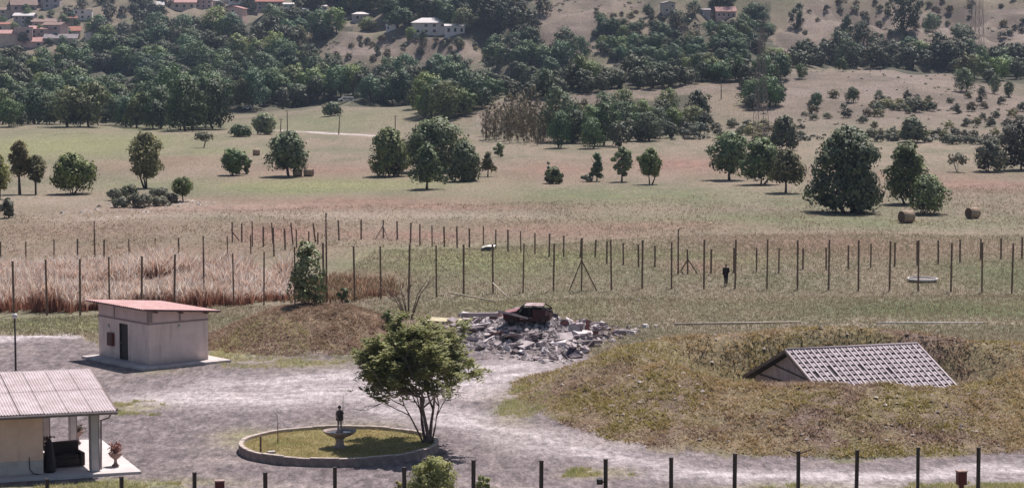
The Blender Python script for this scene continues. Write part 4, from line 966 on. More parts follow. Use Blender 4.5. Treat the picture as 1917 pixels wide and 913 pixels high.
for c_, s_ in (((.12, -.012, 3.0), (.2, .03, .7)), ((LX * .52, -.012, 2.95), (.12, .03, .62)), ((-.012, LY * .68, 2.98), (.03, .12, .66)), ((-.012, .12, 3.0), (.03, .2, .7))): MB().box(c_, s_).build('pilaster', BAND, hut)
# roof: sheets side by side, sloping down to the right
rf = MB(); ov = .62
roof = MB().prism([(-ov, zt(0) + .02), (LX + ov, zt(LX) - .09), (LX + ov, zt(LX) - .01), (-ov, zt(0) + .10)], LY + 2 * .5, Matrix.Translation((0, -.5, 0)))
roof = roof.build('roof', plain('roof_edge', (0.16, .09, .085), (.11, .065, .06), 3), hut)
ns = 6; wy_ = (LY + 1.0) / ns
for i in range(ns):
    mm = MB(); y0 = -.5 + i * wy_ + .012; n_ = 10; w_ = wy_ - .024
    vs = []; fs = []
    for k in range(n_ + 1):
        z = .112 + .022 * math.cos(k * math.pi) ; y = y0 + w_ * k / n_
        for xx in (-ov - .02, LX + ov + .03):
            zz = zt(0) + (zt(LX) - .11 - zt(0)) * (xx + ov) / (LX + 2 * ov) + z
            vs.append((xx, y, zz))
    for k in range(n_): fs.append((2 * k, 2 * k + 1, 2 * k + 3, 2 * k + 2))
    mm.add(vs, fs); o = mm.build('roof_panel', REDTILE, roof)
    so = o.modifiers.new('thickness', 'SOLIDIFY'); so.thickness = .02
    # rust and lichen make the sheets differ
dr = MB().box((.10, (d0 + d1) / 2, .17 + dh / 2), (.05, d1 - d0 - .06, dh - .03)).build('door', DARK, hut)
m = MB(); m.box((.055, d0 + .02, .17 + dh / 2), (.1, .05, dh)); m.box((.055, d1 - .02, .17 + dh / 2), (.1, .05, dh)); m.box((.055, (d0 + d1) / 2, .16 + dh - .02), (.1, d1 - d0 - .09, .05)); m.build('door_frame', BLACK_METAL, dr)
MB().tube([(.06, d1 - .14, 1.15), (.02, d1 - .14, 1.15), (.02, d1 - .24, 1.15)], .014).build('handle', WHITE, dr)
c = MB().box((-.09, LY * .735, 1.28), (.18, .62, .78)).build('fire_cabinet', plain('cabinet_red', (.17, .035, .03), (.11, .025, .022), 3, .5), hut)
MB().box((-.184, LY * .735, 1.28), (.012, .5, .64)).build('cabinet_door', plain('cabinet_glass', (.06, .016, .016), (.04, .014, .014), 3, .3), c)
for p in ((-.05, LY * .79, 2.02), (LX * .5, -.05, 2.28)):
    mm = MB().lathe([(.02, -.10), (.075, -.07), (.085, 0), (.05, .07), (.01, .09)], 10); mm.v = [(x + p[0], y + p[1], z + p[2]) for x, y, z in mm.v]
    o = mm.build('wall_lamp', WHITE, hut, True); MB().box((p[0] + (.03 if p[0] < 0 else 0), p[1] + (.03 if p[1] < 0 else 0), p[2] + .12), (.04, .04, .06)).build('bracket', BLACK_METAL, o)
sl = [(-1.05, LY * 1.05), (-1.05, -1.0), (LX + 1.0, -1.0), (LX + 1.0, LY * 1.05)]
m = MB(); m.add([(x, y, 0.15) for x, y in sl] + [(x, y, -.12) for x, y in sl], [(0, 1, 2, 3), (7, 6, 5, 4)] + [(i, i + 4, (i + 1) % 4 + 4, (i + 1) % 4) for i in range(4)])
m.build('slab', CONCRETE, hut)
m = MB()
for x in (.3, LX * .5, LX - .3): m.box((x, -.25, zt(x) - .10 - .0), (.08, .5, .1))
m.build('rafter', BROWN_METAL, hut)

# --- the pavilion: local x along the front to the right, y to the back, origin at the right front pillar
PYAW = math.radians(18.6); pv0 = on_plane(178, 887)
pav = thing('pavilion', 'open sided pavilion with a corrugated sheet roof and pale pillars at the left edge', 'pavilion', (pv0.x, pv0.y, 0), PYAW)
PWALL = stained('pavilion_plaster', (0.82, 0.58, 0.455), (0.72, 0.50, 0.39), (0.50, 0.37, 0.31), 2.6)
DIRTY = plain('dirty_plaster', (0.56, 0.51, 0.48), (0.46, 0.41, 0.38), 1.5)
FLOORC = plain('floor_concrete', (0.60, 0.55, 0.535), (0.50, 0.455, 0.445), 1.0, .85)
SHEET = NT('cement_sheet')
sv_ = SHEET.obj(); f1 = SHEET.noise(1.3, 5, .65, sv_); f2 = SHEET.noise(9, 3, .6, SHEET.map((1, .25, 1), sv_))
cc = SHEET.mix(SHEET.rng(f1, .35, .65), (0.62, 0.545, 0.555), (0.51, 0.43, 0.43)); cc = SHEET.mix(SHEET.rng(f2, .5, .75, 0, .5), cc, (0.36, 0.285, 0.28)); SHEET = SHEET.done(cc, .9)
m = MB()
S0, SL, SR = -.75, -14.0, 1.95
sy1 = 8.6
m.add([(SL, S0, .14), (SR, S0 + .05, .14), (SR - .35, sy1, .14), (SL, sy1, .14), (SL, S0, -.15), (SR, S0 + .05, -.15), (SR - .35, sy1, -.15), (SL, sy1, -.15)],
      [(0, 1, 2, 3), (7, 6, 5, 4), (0, 4, 5, 1), (1, 5, 6, 2), (2, 6, 7, 3), (3, 7, 4, 0)])
m.build('slab', FLOORC, pav)
XW = -2.28
WALLH = 2.62
MB().box(((SL + XW) / 2, .12, .14 + WALLH / 2), (XW - SL, .24, WALLH)).build('front_wall', PWALL, pav)
MB().box(((SL + XW) / 2, -.012, .14 + .34), (XW - SL - .004, .03, .6)).build('plinth', DIRTY, pav)
m = MB(); m.box((XW - .12, 3.4, .14 + WALLH / 2), (.24, 6.3, WALLH)); m.build('side_wall', PWALL, pav)
MB().box(((SL + XW - 4) / 2 , 6.5, .14 + WALLH / 2), (XW - 4 - SL, .24, WALLH)).build('back_wall', PWALL, pav)
PILL = plain('pillar_paint', (0.55, 0.50, 0.485), (0.46, 0.41, 0.405), 1.2, .8)
def pillar(x, y, h, w=.34):
    m = MB(); m.box((x, y, .14 + h / 2), (w, w, h)); o = m.build('pillar', PILL, pav, False, .02)
    m = MB()
    for sx in (-1, 1):
        for sy in (-1, 1): m.box((x + sx * (w / 2 - .012), y + sy * (w / 2 - .012), .16 + h / 2), (.05, .05, h - .06))
    m.build('edge_strip', plain('strip', (.30, .265, .27), (.24, .21, .22), 3), o); return o
pillar(0, .1, 2.62, .40); pillar(0, 6.7, 3.2); pillar(-1.25, 6.75, 3.2)
EZ0, EZ1, YE0, YE1 = 2.90, 3.72, -.62, 7.0
m = MB(); m.box((-6.4, .1, 2.83), (14.9, .22, .20)); m.box((-6.4, 6.7, 3.42), (14.9, .22, .18)); m.build('beam', BROWN_METAL, pav)
roofp = MB().prism([(YE0 + .02, EZ0 - .02), (YE1 - .02, EZ1 - .02), (YE1 - .02, EZ1 - .11), (YE0 + .02, EZ0 - .11)], 15.0, Matrix(((0, 1, 0, -14.2), (1, 0, 0, 0), (0, 0, 1, 0), (0, 0, 0, 1)))).build('roof', plain('roof_boards', (.16, .125, .115), (.11, .085, .08), 2), pav)
pw = 1.06
for i in range(14):
    for j in range(2):
        mm = MB(); x1 = .88 - i * pw; n_ = 32; vs = []; fs = []
        ya, yb = (YE0 - .04, 3.35) if j == 0 else (3.2, YE1 + .05)
        for k in range(n_ + 1):
            x = x1 - (pw - .035) * k / n_; dz = .030 * math.cos(k / n_ * 8 * 2 * math.pi) + .045 + .018 * j
            for y in (ya, yb):
                vs.append((x, y, EZ0 + (EZ1 - EZ0) * (y - YE0) / (YE1 - YE0) + dz))
        for k in range(n_): fs.append((2 * k, 2 * k + 1, 2 * k + 3, 2 * k + 2))
        if x1 - pw < -8.5: continue
        mm.add(vs, fs); o = mm.build('roof_panel', SHEET, roofp); so = o.modifiers.new('thickness', 'SOLIDIFY'); so.thickness = .012
m = MB()
m.tube([(-14, YE0 - .12, EZ0 - .06), (.92, YE0 - .12, EZ0 - .06)], .075, 8); m.build('gutter', plain('gutter_metal', (.20, .165, .16), (.14, .115, .115), 4, .5), pav)
m = MB(); m.tube([(.62, YE0 - .12, EZ0 - .10), (.60, -.30, 2.55), (.30, .0, 2.42), (.27, .0, .2)], .045, 8); m.build('downpipe', plain('pipe_grey', (.33, .29, .30), (.25, .22, .23), 3, .5), pav, True)
m = MB(); m.bar((.90, YE0, EZ0 + .02), (.90, YE1, EZ1 + .02), .05, .12); m.build('bargeboard', BROWN_METAL, pav)
MB().tube([(XW - .62, -.06, .95), (XW - .60, -.06, .4), (XW - .45, -.06, .2), (XW - .2, -.06, .16)], .02, 5).build('wall_cable', DARK, pav)

def in_pav(x, y, z=.14): return frame_at(Vector((pv0.x, pv0.y, 0)), PYAW) @ Vector((x, y, z))
FAB = plain('brown_leather', (.020, .013, .012), (.032, .019, .017), 4, .55)
FABL = plain('worn_leather', (.10, .065, .055), (.06, .04, .034), 5, .6)
arm = thing('armchair', 'dark brown low armchair standing on the pavilion floor', 'armchair', in_pav(-1.05, 1.75), PYAW + math.radians(8))
MB().box((0, .05, .22), (1.15, .95, .38)).build('seat', FAB, arm, False, .05)
MB().box((0, .47, .56), (1.45, .28, .92)).build('backrest', FAB, arm, False, .08)
MB().box((0, .47, 1.03), (1.40, .24, .06)).build('head_pad', FABL, arm, False, .02)
for s in (-1, 1): MB().box((s * .66, .0, .34), (.22, 1.0, .62)).build('armrest', FAB, arm, False, .06)
MB().box((0, -.02, .47), (1.05, .80, .14)).build('cushion', FAB, arm, False, .05)
sk = thing('sack', 'tall dark tarpaulin covered heap against the pavilion wall end', 'covered heap', in_pav(XW + .34, .55), PYAW)
m = MB().lathe([(.36, 0), (.40, .12), (.36, .5), (.28, .9), (.22, 1.25), (.13, 1.42), (.05, 1.5)], 14)
m.v = [(x * .72 * (1 + .08 * math.sin(5 * math.atan2(y, x) + z * 4)), y * 1.15 * (1 + .08 * math.cos(4 * math.atan2(y, x))), z) for x, y, z in m.v]
m.build('cover', plain('black_tarpaulin', (.018, .013, .018), (.035, .022, .026), 5, .6), sk, True)
tb = thing('side_table', 'small grey table beside the dark armchair', 'table', in_pav(-1.95, 1.2), PYAW)
MB().box((0, 0, .66), (.42, .8, .05)).build('tabletop', DIRTY, tb)
for sx in (-1, 1):
    for sy in (-1, 1): MB().box((sx * .17, sy * .35, .317), (.05, .05, .635)).build('leg', DIRTY, tb)
def urn(name, label, loc, plantmat, h=.62, w=.62, seed=1, nb=60, ph=.5):
    r = random.Random(seed)
    root = thing(name, label, 'planter', loc)
    MB().lathe([(.17, 0), (.17, .05), (.10, .10), (.065, .20), (.07, .30), (.15, .36), (w * .42, .46), (w * .5, .56), (w * .54, .60), (w * .46, .60), (w * .40, .52)], 20).build('bowl', plain(name + '_clay', (.30, .20, .17), (.22, .145, .125), 4), root, True)
    m = MB()
    for i in range(nb):
        a = r.uniform(0, 6.28); q = r.uniform(.1, .5) * w * 1.25; e = Vector((math.cos(a) * q, math.sin(a) * q, .6 + r.uniform(.1, ph)))
        m.tube([(0, 0, .5), e * .55 + Vector((0, 0, .3)), e], [.008, .007, .004], 4, False)
        for k in range(5):
            c = e.lerp(Vector((0, 0, .55)), r.uniform(0, .5)) + Vector((r.gauss(0, .04), r.gauss(0, .04), r.gauss(0, .04)))
            d = Vector((r.gauss(0, 1), r.gauss(0, 1), r.gauss(.3, 1))).normalized(); o1 = d.orthogonal().normalized() * .04; o2 = d.cross(o1)
            m.add([c - o1, c - o2, c + o1, c + o2], [(0, 1, 2, 3)])
    m.build('plant', plantmat, root)
PINKP = plain('pink_flowers', (.50, .235, .20), (.30, .16, .11), 12)
urn('urn', 'clay urn with a pinkish dry plant on the slab corner beside the pavilion', in_pav(1.08, 1.0), PINKP, seed=3)
urn('urn', 'clay urn behind the back pillar of the pavilion', in_pav(.35, 7.6), plain('brown_plant', (.16, .12, .08), (.1, .08, .05), 10), seed=4, nb=30, ph=.3)
rp = thing('red_plant', 'dark red potted plant behind the covered heap under the pavilion roof', 'potted plant', in_pav(XW + .6, 3.2))
MB().lathe([(.14, 0), (.20, .34), (.22, .36), (.18, .36)], 14).build('pot', DARK, rp, True)
r_ = random.Random(5); m = MB()
for i in range(90):
    a = r_.uniform(0, 6.28); e = Vector((math.cos(a) * r_.uniform(0, .36), math.sin(a) * r_.uniform(0, .36), r_.uniform(.5, 1.15)))
    if i % 3 == 0: m.tube([(0, 0, .3), e], [.012, .005], 4, False)
    d = Vector((r_.gauss(0, 1), r_.gauss(0, 1), 1)).normalized(); o1 = d.orthogonal().normalized() * .06; o2 = d.cross(o1)
    m.add([e - o1, e - o2, e + o1, e + o2], [(0, 1, 2, 3)])
m.build('foliage', plain('red_leaves', (.10, .022, .02), (.05, .018, .015), 9), rp)

# --- the sunken shelter in the ring bank
SY = math.radians(19.6); s0 = Vector((17.95, 125.8, 0.0))
she = thing('shelter', 'sunken shelter with a grey tiled gable roof inside the ring bank', 'shelter', s0, SY)
RL, HW, RZ, SLP = 7.75, 4.95, 3.10, .405
SHW = plain('shelter_boards', (.44, .36, .385), (.34, .275, .30), 1.5)
GREYB = plain('grey_sheet', (.20, .155, .14), (.14, .105, .095), 2)
t = NT('grey_tile'); oi = t.n.new('ShaderNodeObjectInfo'); c = t.mix(t.rng(oi.outputs['Random'], 0, 1, 0, 1, False), (.50, .43, .45), (.27, .225, .235)); c = t.mix(t.rng(t.noise(.55, 5, .65), .52, .68, 0, .7), c, (.22, .19, .165)); TILE = t.done(c, .85)
LATH = plain('roof_batten', (.58, .51, .52), (.46, .39, .41), 3, .85)
GAPM = plain('tile_underlay', (.055, .042, .046), (.035, .028, .03), 3)
gx = -RL / 2 + .35
eave = RZ - HW * SLP
m = MB()
# gable wall as upright boards
nb_ = 13
for i in range(nb_):
    y0 = -HW + .55 + (2 * HW - 1.1) * i / nb_; y1 = -HW + .55 + (2 * HW - 1.1) * (i + 1) / nb_ - .03
    zt_ = lambda y: RZ - abs(y) * SLP - .16
    mm = MB(); poly = [(y0, -.2), (y1, -.2), (y1, zt_(y1)), (y0, zt_(y0))]
    if y0 < 0 < y1: poly = [(y0, -.2), (y1, -.2), (y1, zt_(y1)), (0, zt_(0)), (y0, zt_(y0))]
    mm.prism(poly, .06, Matrix(((0, 1, 0, gx), (1, 0, 0, 0), (0, 0, 1, 0), (0, 0, 0, 1))))
    mm.build('gable_board', SHW, she)
m = MB(); m.bar((gx - .03, -HW + .6, 1.35), (gx - .03, HW - 1.0, 1.35), .05, .07); m.bar((gx - .03, -HW * .55, 1.75), (gx - .03, HW * .45, 2.1), .05, .06); m.build('rail', BLACK_METAL, she)
MB().box((RL / 2 - .35, 0, .55), (.2, 2 * HW - 1.2, 1.5)).build('rear_wall', SHW, she)
m = MB()
for sy in (-1, 1): m.box((0, sy * (HW - .5), .45), (RL - 1.0, .2, 1.3))
m.build('side_wall', SHW, she)
sr = MB()
sr.prism([(-HW, eave - .12), (0, RZ - .12), (HW, eave - .12), (HW, eave - .02), (0, RZ - .02), (-HW, eave - .02)], RL, Matrix(((0, 1, 0, -RL / 2), (1, 0, 0, 0), (0, 0, 1, 0), (0, 0, 0, 1))))
sr = sr.build('roof', GAPM, she)
MB().prism([(0, RZ), (HW + .1, eave - .03), (HW + .1, eave + .03), (0, RZ + .06)], RL + .1, Matrix(((0, 1, 0, -RL / 2 - .05), (1, 0, 0, 0), (0, 0, 1, 0), (0, 0, 0, 1)))).build('rear_slope', GREYB, she)
m = MB(); m.bar((-RL / 2 - .06, 0, RZ - .02), (-RL / 2 - .06, HW + .2, eave - .06), .06, .16); m.bar((-RL / 2 - .06, 0, RZ - .02), (-RL / 2 - .06, -HW, eave - .02), .06, .14); m.build('bargeboard', GREYB, she)
NC, NRW = 22, 11
ang = math.atan(SLP); sl_len = HW / math.cos(ang); tw = RL / NC; tl = sl_len / NRW
M0 = Matrix.Translation((0, 0, RZ)) @ Matrix.Rotation(-ang, 4, 'X').inverted()
# slope frame: x along the ridge, v down the slope towards the front
def slope(x, v, h): return Vector((x, -v * math.cos(ang), RZ - v * math.sin(ang))) + Vector((0, -math.sin(ang), math.cos(ang))) * h
def tile_mesh(seed):
    r = random.Random(seed); mm = MB(); w, l = tw * .52, tl * .74
    vs = []; fs = []
    for k in range(5):
        x = -w / 2 + w * k / 4; hh = .045 * (1 - ((k - 2) / 2) ** 2)
        for v in (0, l): vs.append(slope(x, v, .02 + hh + (.03 if v else 0)) - slope(0, 0, 0))
    for k in range(4): fs.append((2 * k, 2 * k + 2, 2 * k + 3, 2 * k + 1))
    fs.append((1, 3, 5, 7, 9)); mm.add(vs, fs); return mm.mesh('tile', TILE)
tms = [tile_mesh(i) for i in range(3)]
rt = random.Random(4)
for i in range(NC):
    for j in range(NRW):
        if rt.random() < .045 and j > 1: continue
        o = bpy.data.objects.new('tile', tms[(i + j) % 3]); link(o, sr)
        o.location = slope(-RL / 2 + (i + .5) * tw, j * tl + tl * .06 + rt.uniform(-.02, .02), rt.uniform(-.004, .016)); o.rotation_euler = (rt.gauss(0, .015), rt.gauss(0, .02), rt.gauss(0, .035))
for i in range(NC + 1):
    x = -RL / 2 + i * tw
    MB().bar(slope(x, -.05, .035), slope(x, sl_len + .08 + rt.uniform(-.05, .05), .035), .085, .085).build('batten', LATH, sr)
MB().tube([(-RL / 2, 0, RZ + .05), (RL / 2, 0, RZ + .05)], .09, 8).build('ridge_cap', TILE, sr, True)

# ------------------------------------------------------------------ fences
def fence(name, label, posts, mat, w, group=None, braces=(), tall=()):
    g0 = ground(posts[len(posts) // 2][0], posts[len(posts) // 2][2])
    root = thing(name, label, 'fence', g0, 0, group)
    pm = MB().box((0, 0, .5), (1, 1, 1)).mesh('post', mat)
    info = []
    for e in posts:
        px, tp, b = e[:3]; g = ground(px, b); s = ppm(g.y); h = (b - tp) / s
        o = bpy.data.objects.new('post', pm); link(o, root); o.location = g - g0 - Vector((0, 0, .25)); o.scale = (w, w, h + .25)
        lean = e[3] if len(e) > 3 else rnd.gauss(0, .010)
        o.rotation_euler = (rnd.gauss(0, .01), lean, rnd.random()); info.append((g, h))
        cp = MB().box((0, 0, .5 + .505), (1.25, 1.25, .012)).build('post_cap', mat, o)
    for px, ty, bx, by in braces:
        q = min(info, key=lambda i: abs(i[0].x / i[0].y - (px - PW / 2) / FPX)); a = ground(bx, by)
        s = ppm(q[0].y); zz = (PH and (at(px, ty, q[0].y).z))
        MB().bar(Vector((q[0].x, q[0].y - w * .55, zz)) - g0, Vector((a.x, a.y if abs(a.y - q[0].y) < 6 else q[0].y, a.z - .15)) - g0, w * .75).build('brace', mat, root)
    return root, g0
MID = [(26, 489, 590), (88, 486, 590), (150, 485, 590), (205, 481, 588), (265, 480, 585), (326, 477, 581), (437.5, 475, 573), (494, 472, 571), (552, 462, 570), (606, 455, 567), (664, 461, 565), (713, 461, 560), (765, 458, 558), (817, 460, 557), (868, 458, 552), (923, 457, 550),
       (979, 456, 548), (1036, 456, 545), (1088.5, 446, 545), (1144.6, 449, 543), (1202, 450, 541), (1257, 453, 541), (1317.7, 449, 541), (1376, 449, 541), (1435.5, 448, 541), (1493, 450, 543), (1551, 449, 543), (1607, 450, 545), (1665, 452, 545), (1719, 450, 545), (1780, 455, 546), (1838, 454, 548), (1894, 456, 549), (1950, 457, 550)]
fence('fence', 'tall middle fence of dark brown posts running past the reeds and the standing person', MID, BROWN_METAL, .105, None, [(1088.5, 487, 1064.5, 544), (1088.5, 487, 1119, 544)])
FAR_L = [(1, 452, 486), (48.6, 452, 486), (101, 448, 492), (145, 447, 484), (194.5, 448, 488), (242, 447, 489), (290, 446, 490), (335, 445, 489), (426, 442, 484), (469.5, 440, 476), (513, 426, 480), (555, 430, 464), (578, 433, 455), (595, 435, 457)]
fence('fence', 'short far fence of brown posts behind the reeds on the left', FAR_L, BROWN_METAL, .105)
FAR_R = [(435, 416, 453), (452.5, 418, 453), (472.6, 415, 461), (493, 424, 462), (511, 417, 456, -.05), (534, 428, 467), (549, 417, 458, -.09), (591, 417, 453, -.13), (635, 412, 450, -.05), (676, 411, 448), (717.5, 412, 446), (744, 414, 448), (768, 417, 456, .07), (786, 420, 460), (809, 422, 462), (832, 424, 462), (856, 424, 464), (879, 427, 463), (905, 423, 458), (928, 430, 466), (951, 430, 471),
         (975, 433, 472), (1001.5, 436, 476), (1028, 437, 481), (1055, 441, 481), (1086, 446, 483, .07), (1114, 449, 481, .06), (1135.5, 451, 495), (1167, 455, 496), (1195.5, 457, 499), (1226, 460, 500), (1287.5, 467, 513), (1331, 466, 512), (1374, 464, 511), (1416, 464, 509), (1458, 464, 511), (1503, 464, 504), (1546.6, 463, 505), (1588, 459, 504), (1630, 456, 501), (1675, 454, 499), (1717, 451, 497), (1756.5, 450, 494), (1797, 448, 492), (1835.7, 447, 487), (1874, 446, 485), (1913, 444, 484), (1950, 443, 482)]
fence('fence', 'far fence of brown posts crossing the field from the slanting posts to the right edge', FAR_R, BROWN_METAL, .11, None, [(717.5, 422, 700, 449), (717.5, 422, 728, 449), (1287.5, 485, 1272, 508), (1287.5, 485, 1308, 513), (435, 434, 450, 450)])
def near_base(px, tp):                       # posts about four metres tall along the bottom of the picture
    d = ray(px, tp); Y = (4.0 - CAM_H) / d[2] * d[1]; return at(px, tp, Y)
nf0 = near_base(886, 862); nfr = thing('fence', 'nearest fence of dark posts standing along the bottom of the photograph', 'fence', (nf0.x, nf0.y, 0))
pm = MB().box((0, 0, .5), (1, 1, 1)).mesh('post', BLACK_METAL)
for px, tp in [(-45, 901), (88, 897), (228, 893), (363, 885), (497, 885), (626, 875), (759, 875), (886, 862), (1012, 863), (1134, 860), (1257, 857), (1375, 850), (1495, 845), (1603, 843), (1720, 838), (1833, 838), (1948, 834)]:
    p = near_base(px, tp); o = bpy.data.objects.new('post', pm); link(o, nfr); o.location = (p.x - nf0.x, p.y - nf0.y, -.3); o.scale = (.11, .11, 4.3); o.rotation_euler = (0, rnd.gauss(0, .006), rnd.random())
    MB().box((0, 0, 1.003), (1.2, 1.2, .008)).build('post_cap', BLACK_METAL, o)
    if px == 1495:
        for s in (-1, 1): MB().bar((p.x - nf0.x, p.y - nf0.y, 3.92), (p.x - nf0.x + s * .5, p.y - nf0.y, 4.1), .035).build('arm', BLACK_METAL, nfr)
    if px == 1134: cp_ = p
cb = thing('camera_box', 'small dark box mounted on a fence post at the bottom', 'camera', (cp_.x, cp_.y, 3.2))
MB().box((-.22, 0, 0), (.22, .30, .2)).build('housing', DARK, cb, False, .02); MB().bar((-.13, 0, -.02), (-.05, 0, -.02), .06).build('bracket', BLACK_METAL, cb); MB().tube([(-.22, -.15, 0), (-.22, -.19, 0)], .06, 10).build('lens', BLACK_METAL, cb)
for px, tp, label in ((1800, 880, 'red box on a short post beside the right hand track'), (411, 898, 'red box on a post at the bottom left beside the nearest fence')):
    d = ray(px, tp); Y = 94.0; p = at(px, tp, Y); H = p.z
    r0 = thing('red_box', label, 'hydrant box', (p.x, p.y, 0), .2)
    MB().box((0, 0, (H - .56) / 2), (.16, .16, H - .56)).build('post', REDBOX, r0); MB().box((0, 0, H - .30), (.36, .30, .52)).build('box', REDBOX, r0, False, .015); MB().box((0, 0, H - .02), (.40, .34, .05)).build('lid', plain('red_lid', (.42, .30, .27), (.3, .2, .18), 4), r0)
    MB().box((0, -.157, H - .30), (.26, .012, .38)).build('front_panel', REDBOX, r0)
# tall poles and lamps
for px, tp, b, label in ((177.5, 415, 490, 'tall brown pole rising above the far fence at the left'), (382, 443, 571, 'tall brown pole in the reeds behind the hut'), (611.5, 400, 566, 'tall brown pole standing beside the fence line tree'), (1269.5, 430, 513, 'tall brown pole with a hooked top left of the braced far post')):
    g = ground(px, b); s = ppm(g.y); h = (b - tp) / s
    r0 = thing('pole', label, 'pole', g); MB().tube([(0, 0, -.2), (0, 0, h * .5), (0, 0, h)], [.075, .07, .06], 8).build('shaft', BROWN_METAL, r0, True); MB().tube([(0, 0, h), (0.02, 0, h + .06)], .085, 8).build('cap', BROWN_METAL, r0)
    if px > 1200: MB().tube([(0, 0, h - .05), (.10, 0, h + .12), (.26, 0, h + .18)], .04, 6).build('hook', BROWN_METAL, r0)
g = on_plane(30, 722); s = ppm(g.y); h = (722 - 590) / s
lp = thing('lamp_post', 'thin dark lamp post with a pale lantern head behind the pavilion roof', 'lamp post', g)
MB().tube([(0, 0, 0), (0, 0, h - .15)], [.06, .05], 8).build('post', BLACK_METAL, lp, True); hd = MB().lathe([(.06, h - .15), (.15, h - .05), (.16, h + .05), (.10, h + .12), (.02, h + .15)], 12).build('lantern', WHITE, lp, True); MB().tube([(0, 0, h + .14), (0, 0, h + .22)], .03, 6).build('finial', BLACK_METAL, hd)
# ------------------------------------------------------------------ stone ring, fountain and statue
rc = Vector((on_plane(637, 835).x, 112.45, 0)); RR = 4.72
RSTONE = plain('ring_stone', (0.52, 0.44, 0.385), (0.38, 0.31, 0.275), 2.0, .9, 0, .01)
RSHADE = plain('ring_shaded_face', (0.34, 0.28, 0.255), (0.22, 0.175, 0.165), 2.5, .9, 0, .01)  # kerb stone again, with the outer face's shade put into the colour
ring = thing('stone_ring', 'low round stone kerb wall enclosing the fountain lawn', 'ring wall', rc)
NB = 44; rq = random.Random(2)
bm_ring = []
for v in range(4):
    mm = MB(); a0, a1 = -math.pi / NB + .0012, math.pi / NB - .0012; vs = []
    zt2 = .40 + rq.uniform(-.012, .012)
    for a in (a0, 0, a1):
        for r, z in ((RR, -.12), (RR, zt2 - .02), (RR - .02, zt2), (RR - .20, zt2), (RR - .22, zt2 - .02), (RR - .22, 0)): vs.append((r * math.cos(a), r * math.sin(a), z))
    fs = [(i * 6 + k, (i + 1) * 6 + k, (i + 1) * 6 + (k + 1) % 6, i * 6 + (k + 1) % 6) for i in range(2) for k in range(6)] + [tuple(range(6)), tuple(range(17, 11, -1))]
    mm.add(vs, fs); mm.m = [1 if k in (0, 6) else 0 for k in range(len(fs))]; bm_ring.append(mm.mesh('kerb_stone', [RSTONE, RSHADE]))
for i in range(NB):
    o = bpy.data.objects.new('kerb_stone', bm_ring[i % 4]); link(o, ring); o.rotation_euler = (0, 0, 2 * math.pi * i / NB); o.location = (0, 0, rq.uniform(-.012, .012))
# lawn inside
NL = 56; vs = [(rc.x, rc.y, .24)]; fs = []
for k in range(1, 15):
    for i in range(NL):
        a = 2 * math.pi * i / NL; r = (RR - .21) * k / 14; x_, y_ = rc.x + r * math.cos(a), rc.y + r * math.sin(a); vs.append((x_, y_, .24 + .05 * float(fbm(np.array(x_ * 1.2), np.array(y_ * 1.2), 3)) * (k < 14)))
fs = [(0, 1 + i, 1 + (i + 1) % NL) for i in range(NL)] + [(1 + (k - 1) * NL + i, 1 + k * NL + i, 1 + k * NL + (i + 1) % NL, 1 + (k - 1) * NL + (i + 1) % NL) for k in range(1, 14) for i in range(NL)]
t = NT('ring_lawn'); c = t.mix(t.rng(t.noise(.8, 5, .65), .38, .62), (0.245, 0.20, 0.095), (0.165, 0.155, 0.058)); c = t.mix(t.rng(t.noise(6, 4, .7), .5, .75, 0, .6), c, (0.33, 0.26, 0.15)); t.bump(t.noise(9, 4, .7), .7, .06); LAWN = t.done(c, .95)
lawn_o = MB().add(vs, fs).build('lawn', LAWN, None, True); tag(lawn_o, kind='structure')
a = RNG.uniform(0, 6.283, 9000); r = (RR - .3) * np.sqrt(RNG.random(9000)); x = rc.x + r * np.cos(a); y = rc.y + r * np.sin(a)
grass_obj('lawn_grass', 'short dry lawn grass inside the stone ring', np.stack([x, y, np.full(len(x), .23)], -1), RNG.uniform(.04, .13, len(x)), np.full(len(x), .03), np.full(len(x), .6), 3, grass_mat('lawn_grass', [(0.30, 0.245, 0.115), (0.21, 0.20, 0.075), (0.42, 0.34, 0.20)], .7))
fo = on_plane(636, 838, .22); fo = Vector((fo.x, fo.y, .22))
foun = thing('fountain', 'stone fountain with a wide bowl on a pedestal in the middle of the ring lawn', 'fountain', fo)
FST = plain('fountain_stone', (0.42, 0.335, 0.31), (0.28, 0.215, 0.205), 3, .85, 0, .008)
MB().lathe([(.36, -.06), (.36, .06), (.27, .10), (.20, .18), (.185, .40), (.24, .47), (.26, .50)], 24).build('pedestal', FST, foun, True)
bw = MB().lathe([(.22, .50), (.42, .56), (.62, .66), (.74, .76), (.79, .80), (.79, .84), (.73, .84), (.66, .76), (.40, .66), (.05, .63)], 36).build('bowl', FST, foun, True)
MB().lathe([(.69, .755), (.69, .765), (.01, .765)], 30).build('water', plain('dark_water', (.03, .03, .032), (.02, .02, .02), 3, .08), bw)
MB().lathe([(.20, .62), (.17, .80), (.13, .82), (.0, .82)], 14).build('plinth', FST, foun, True)

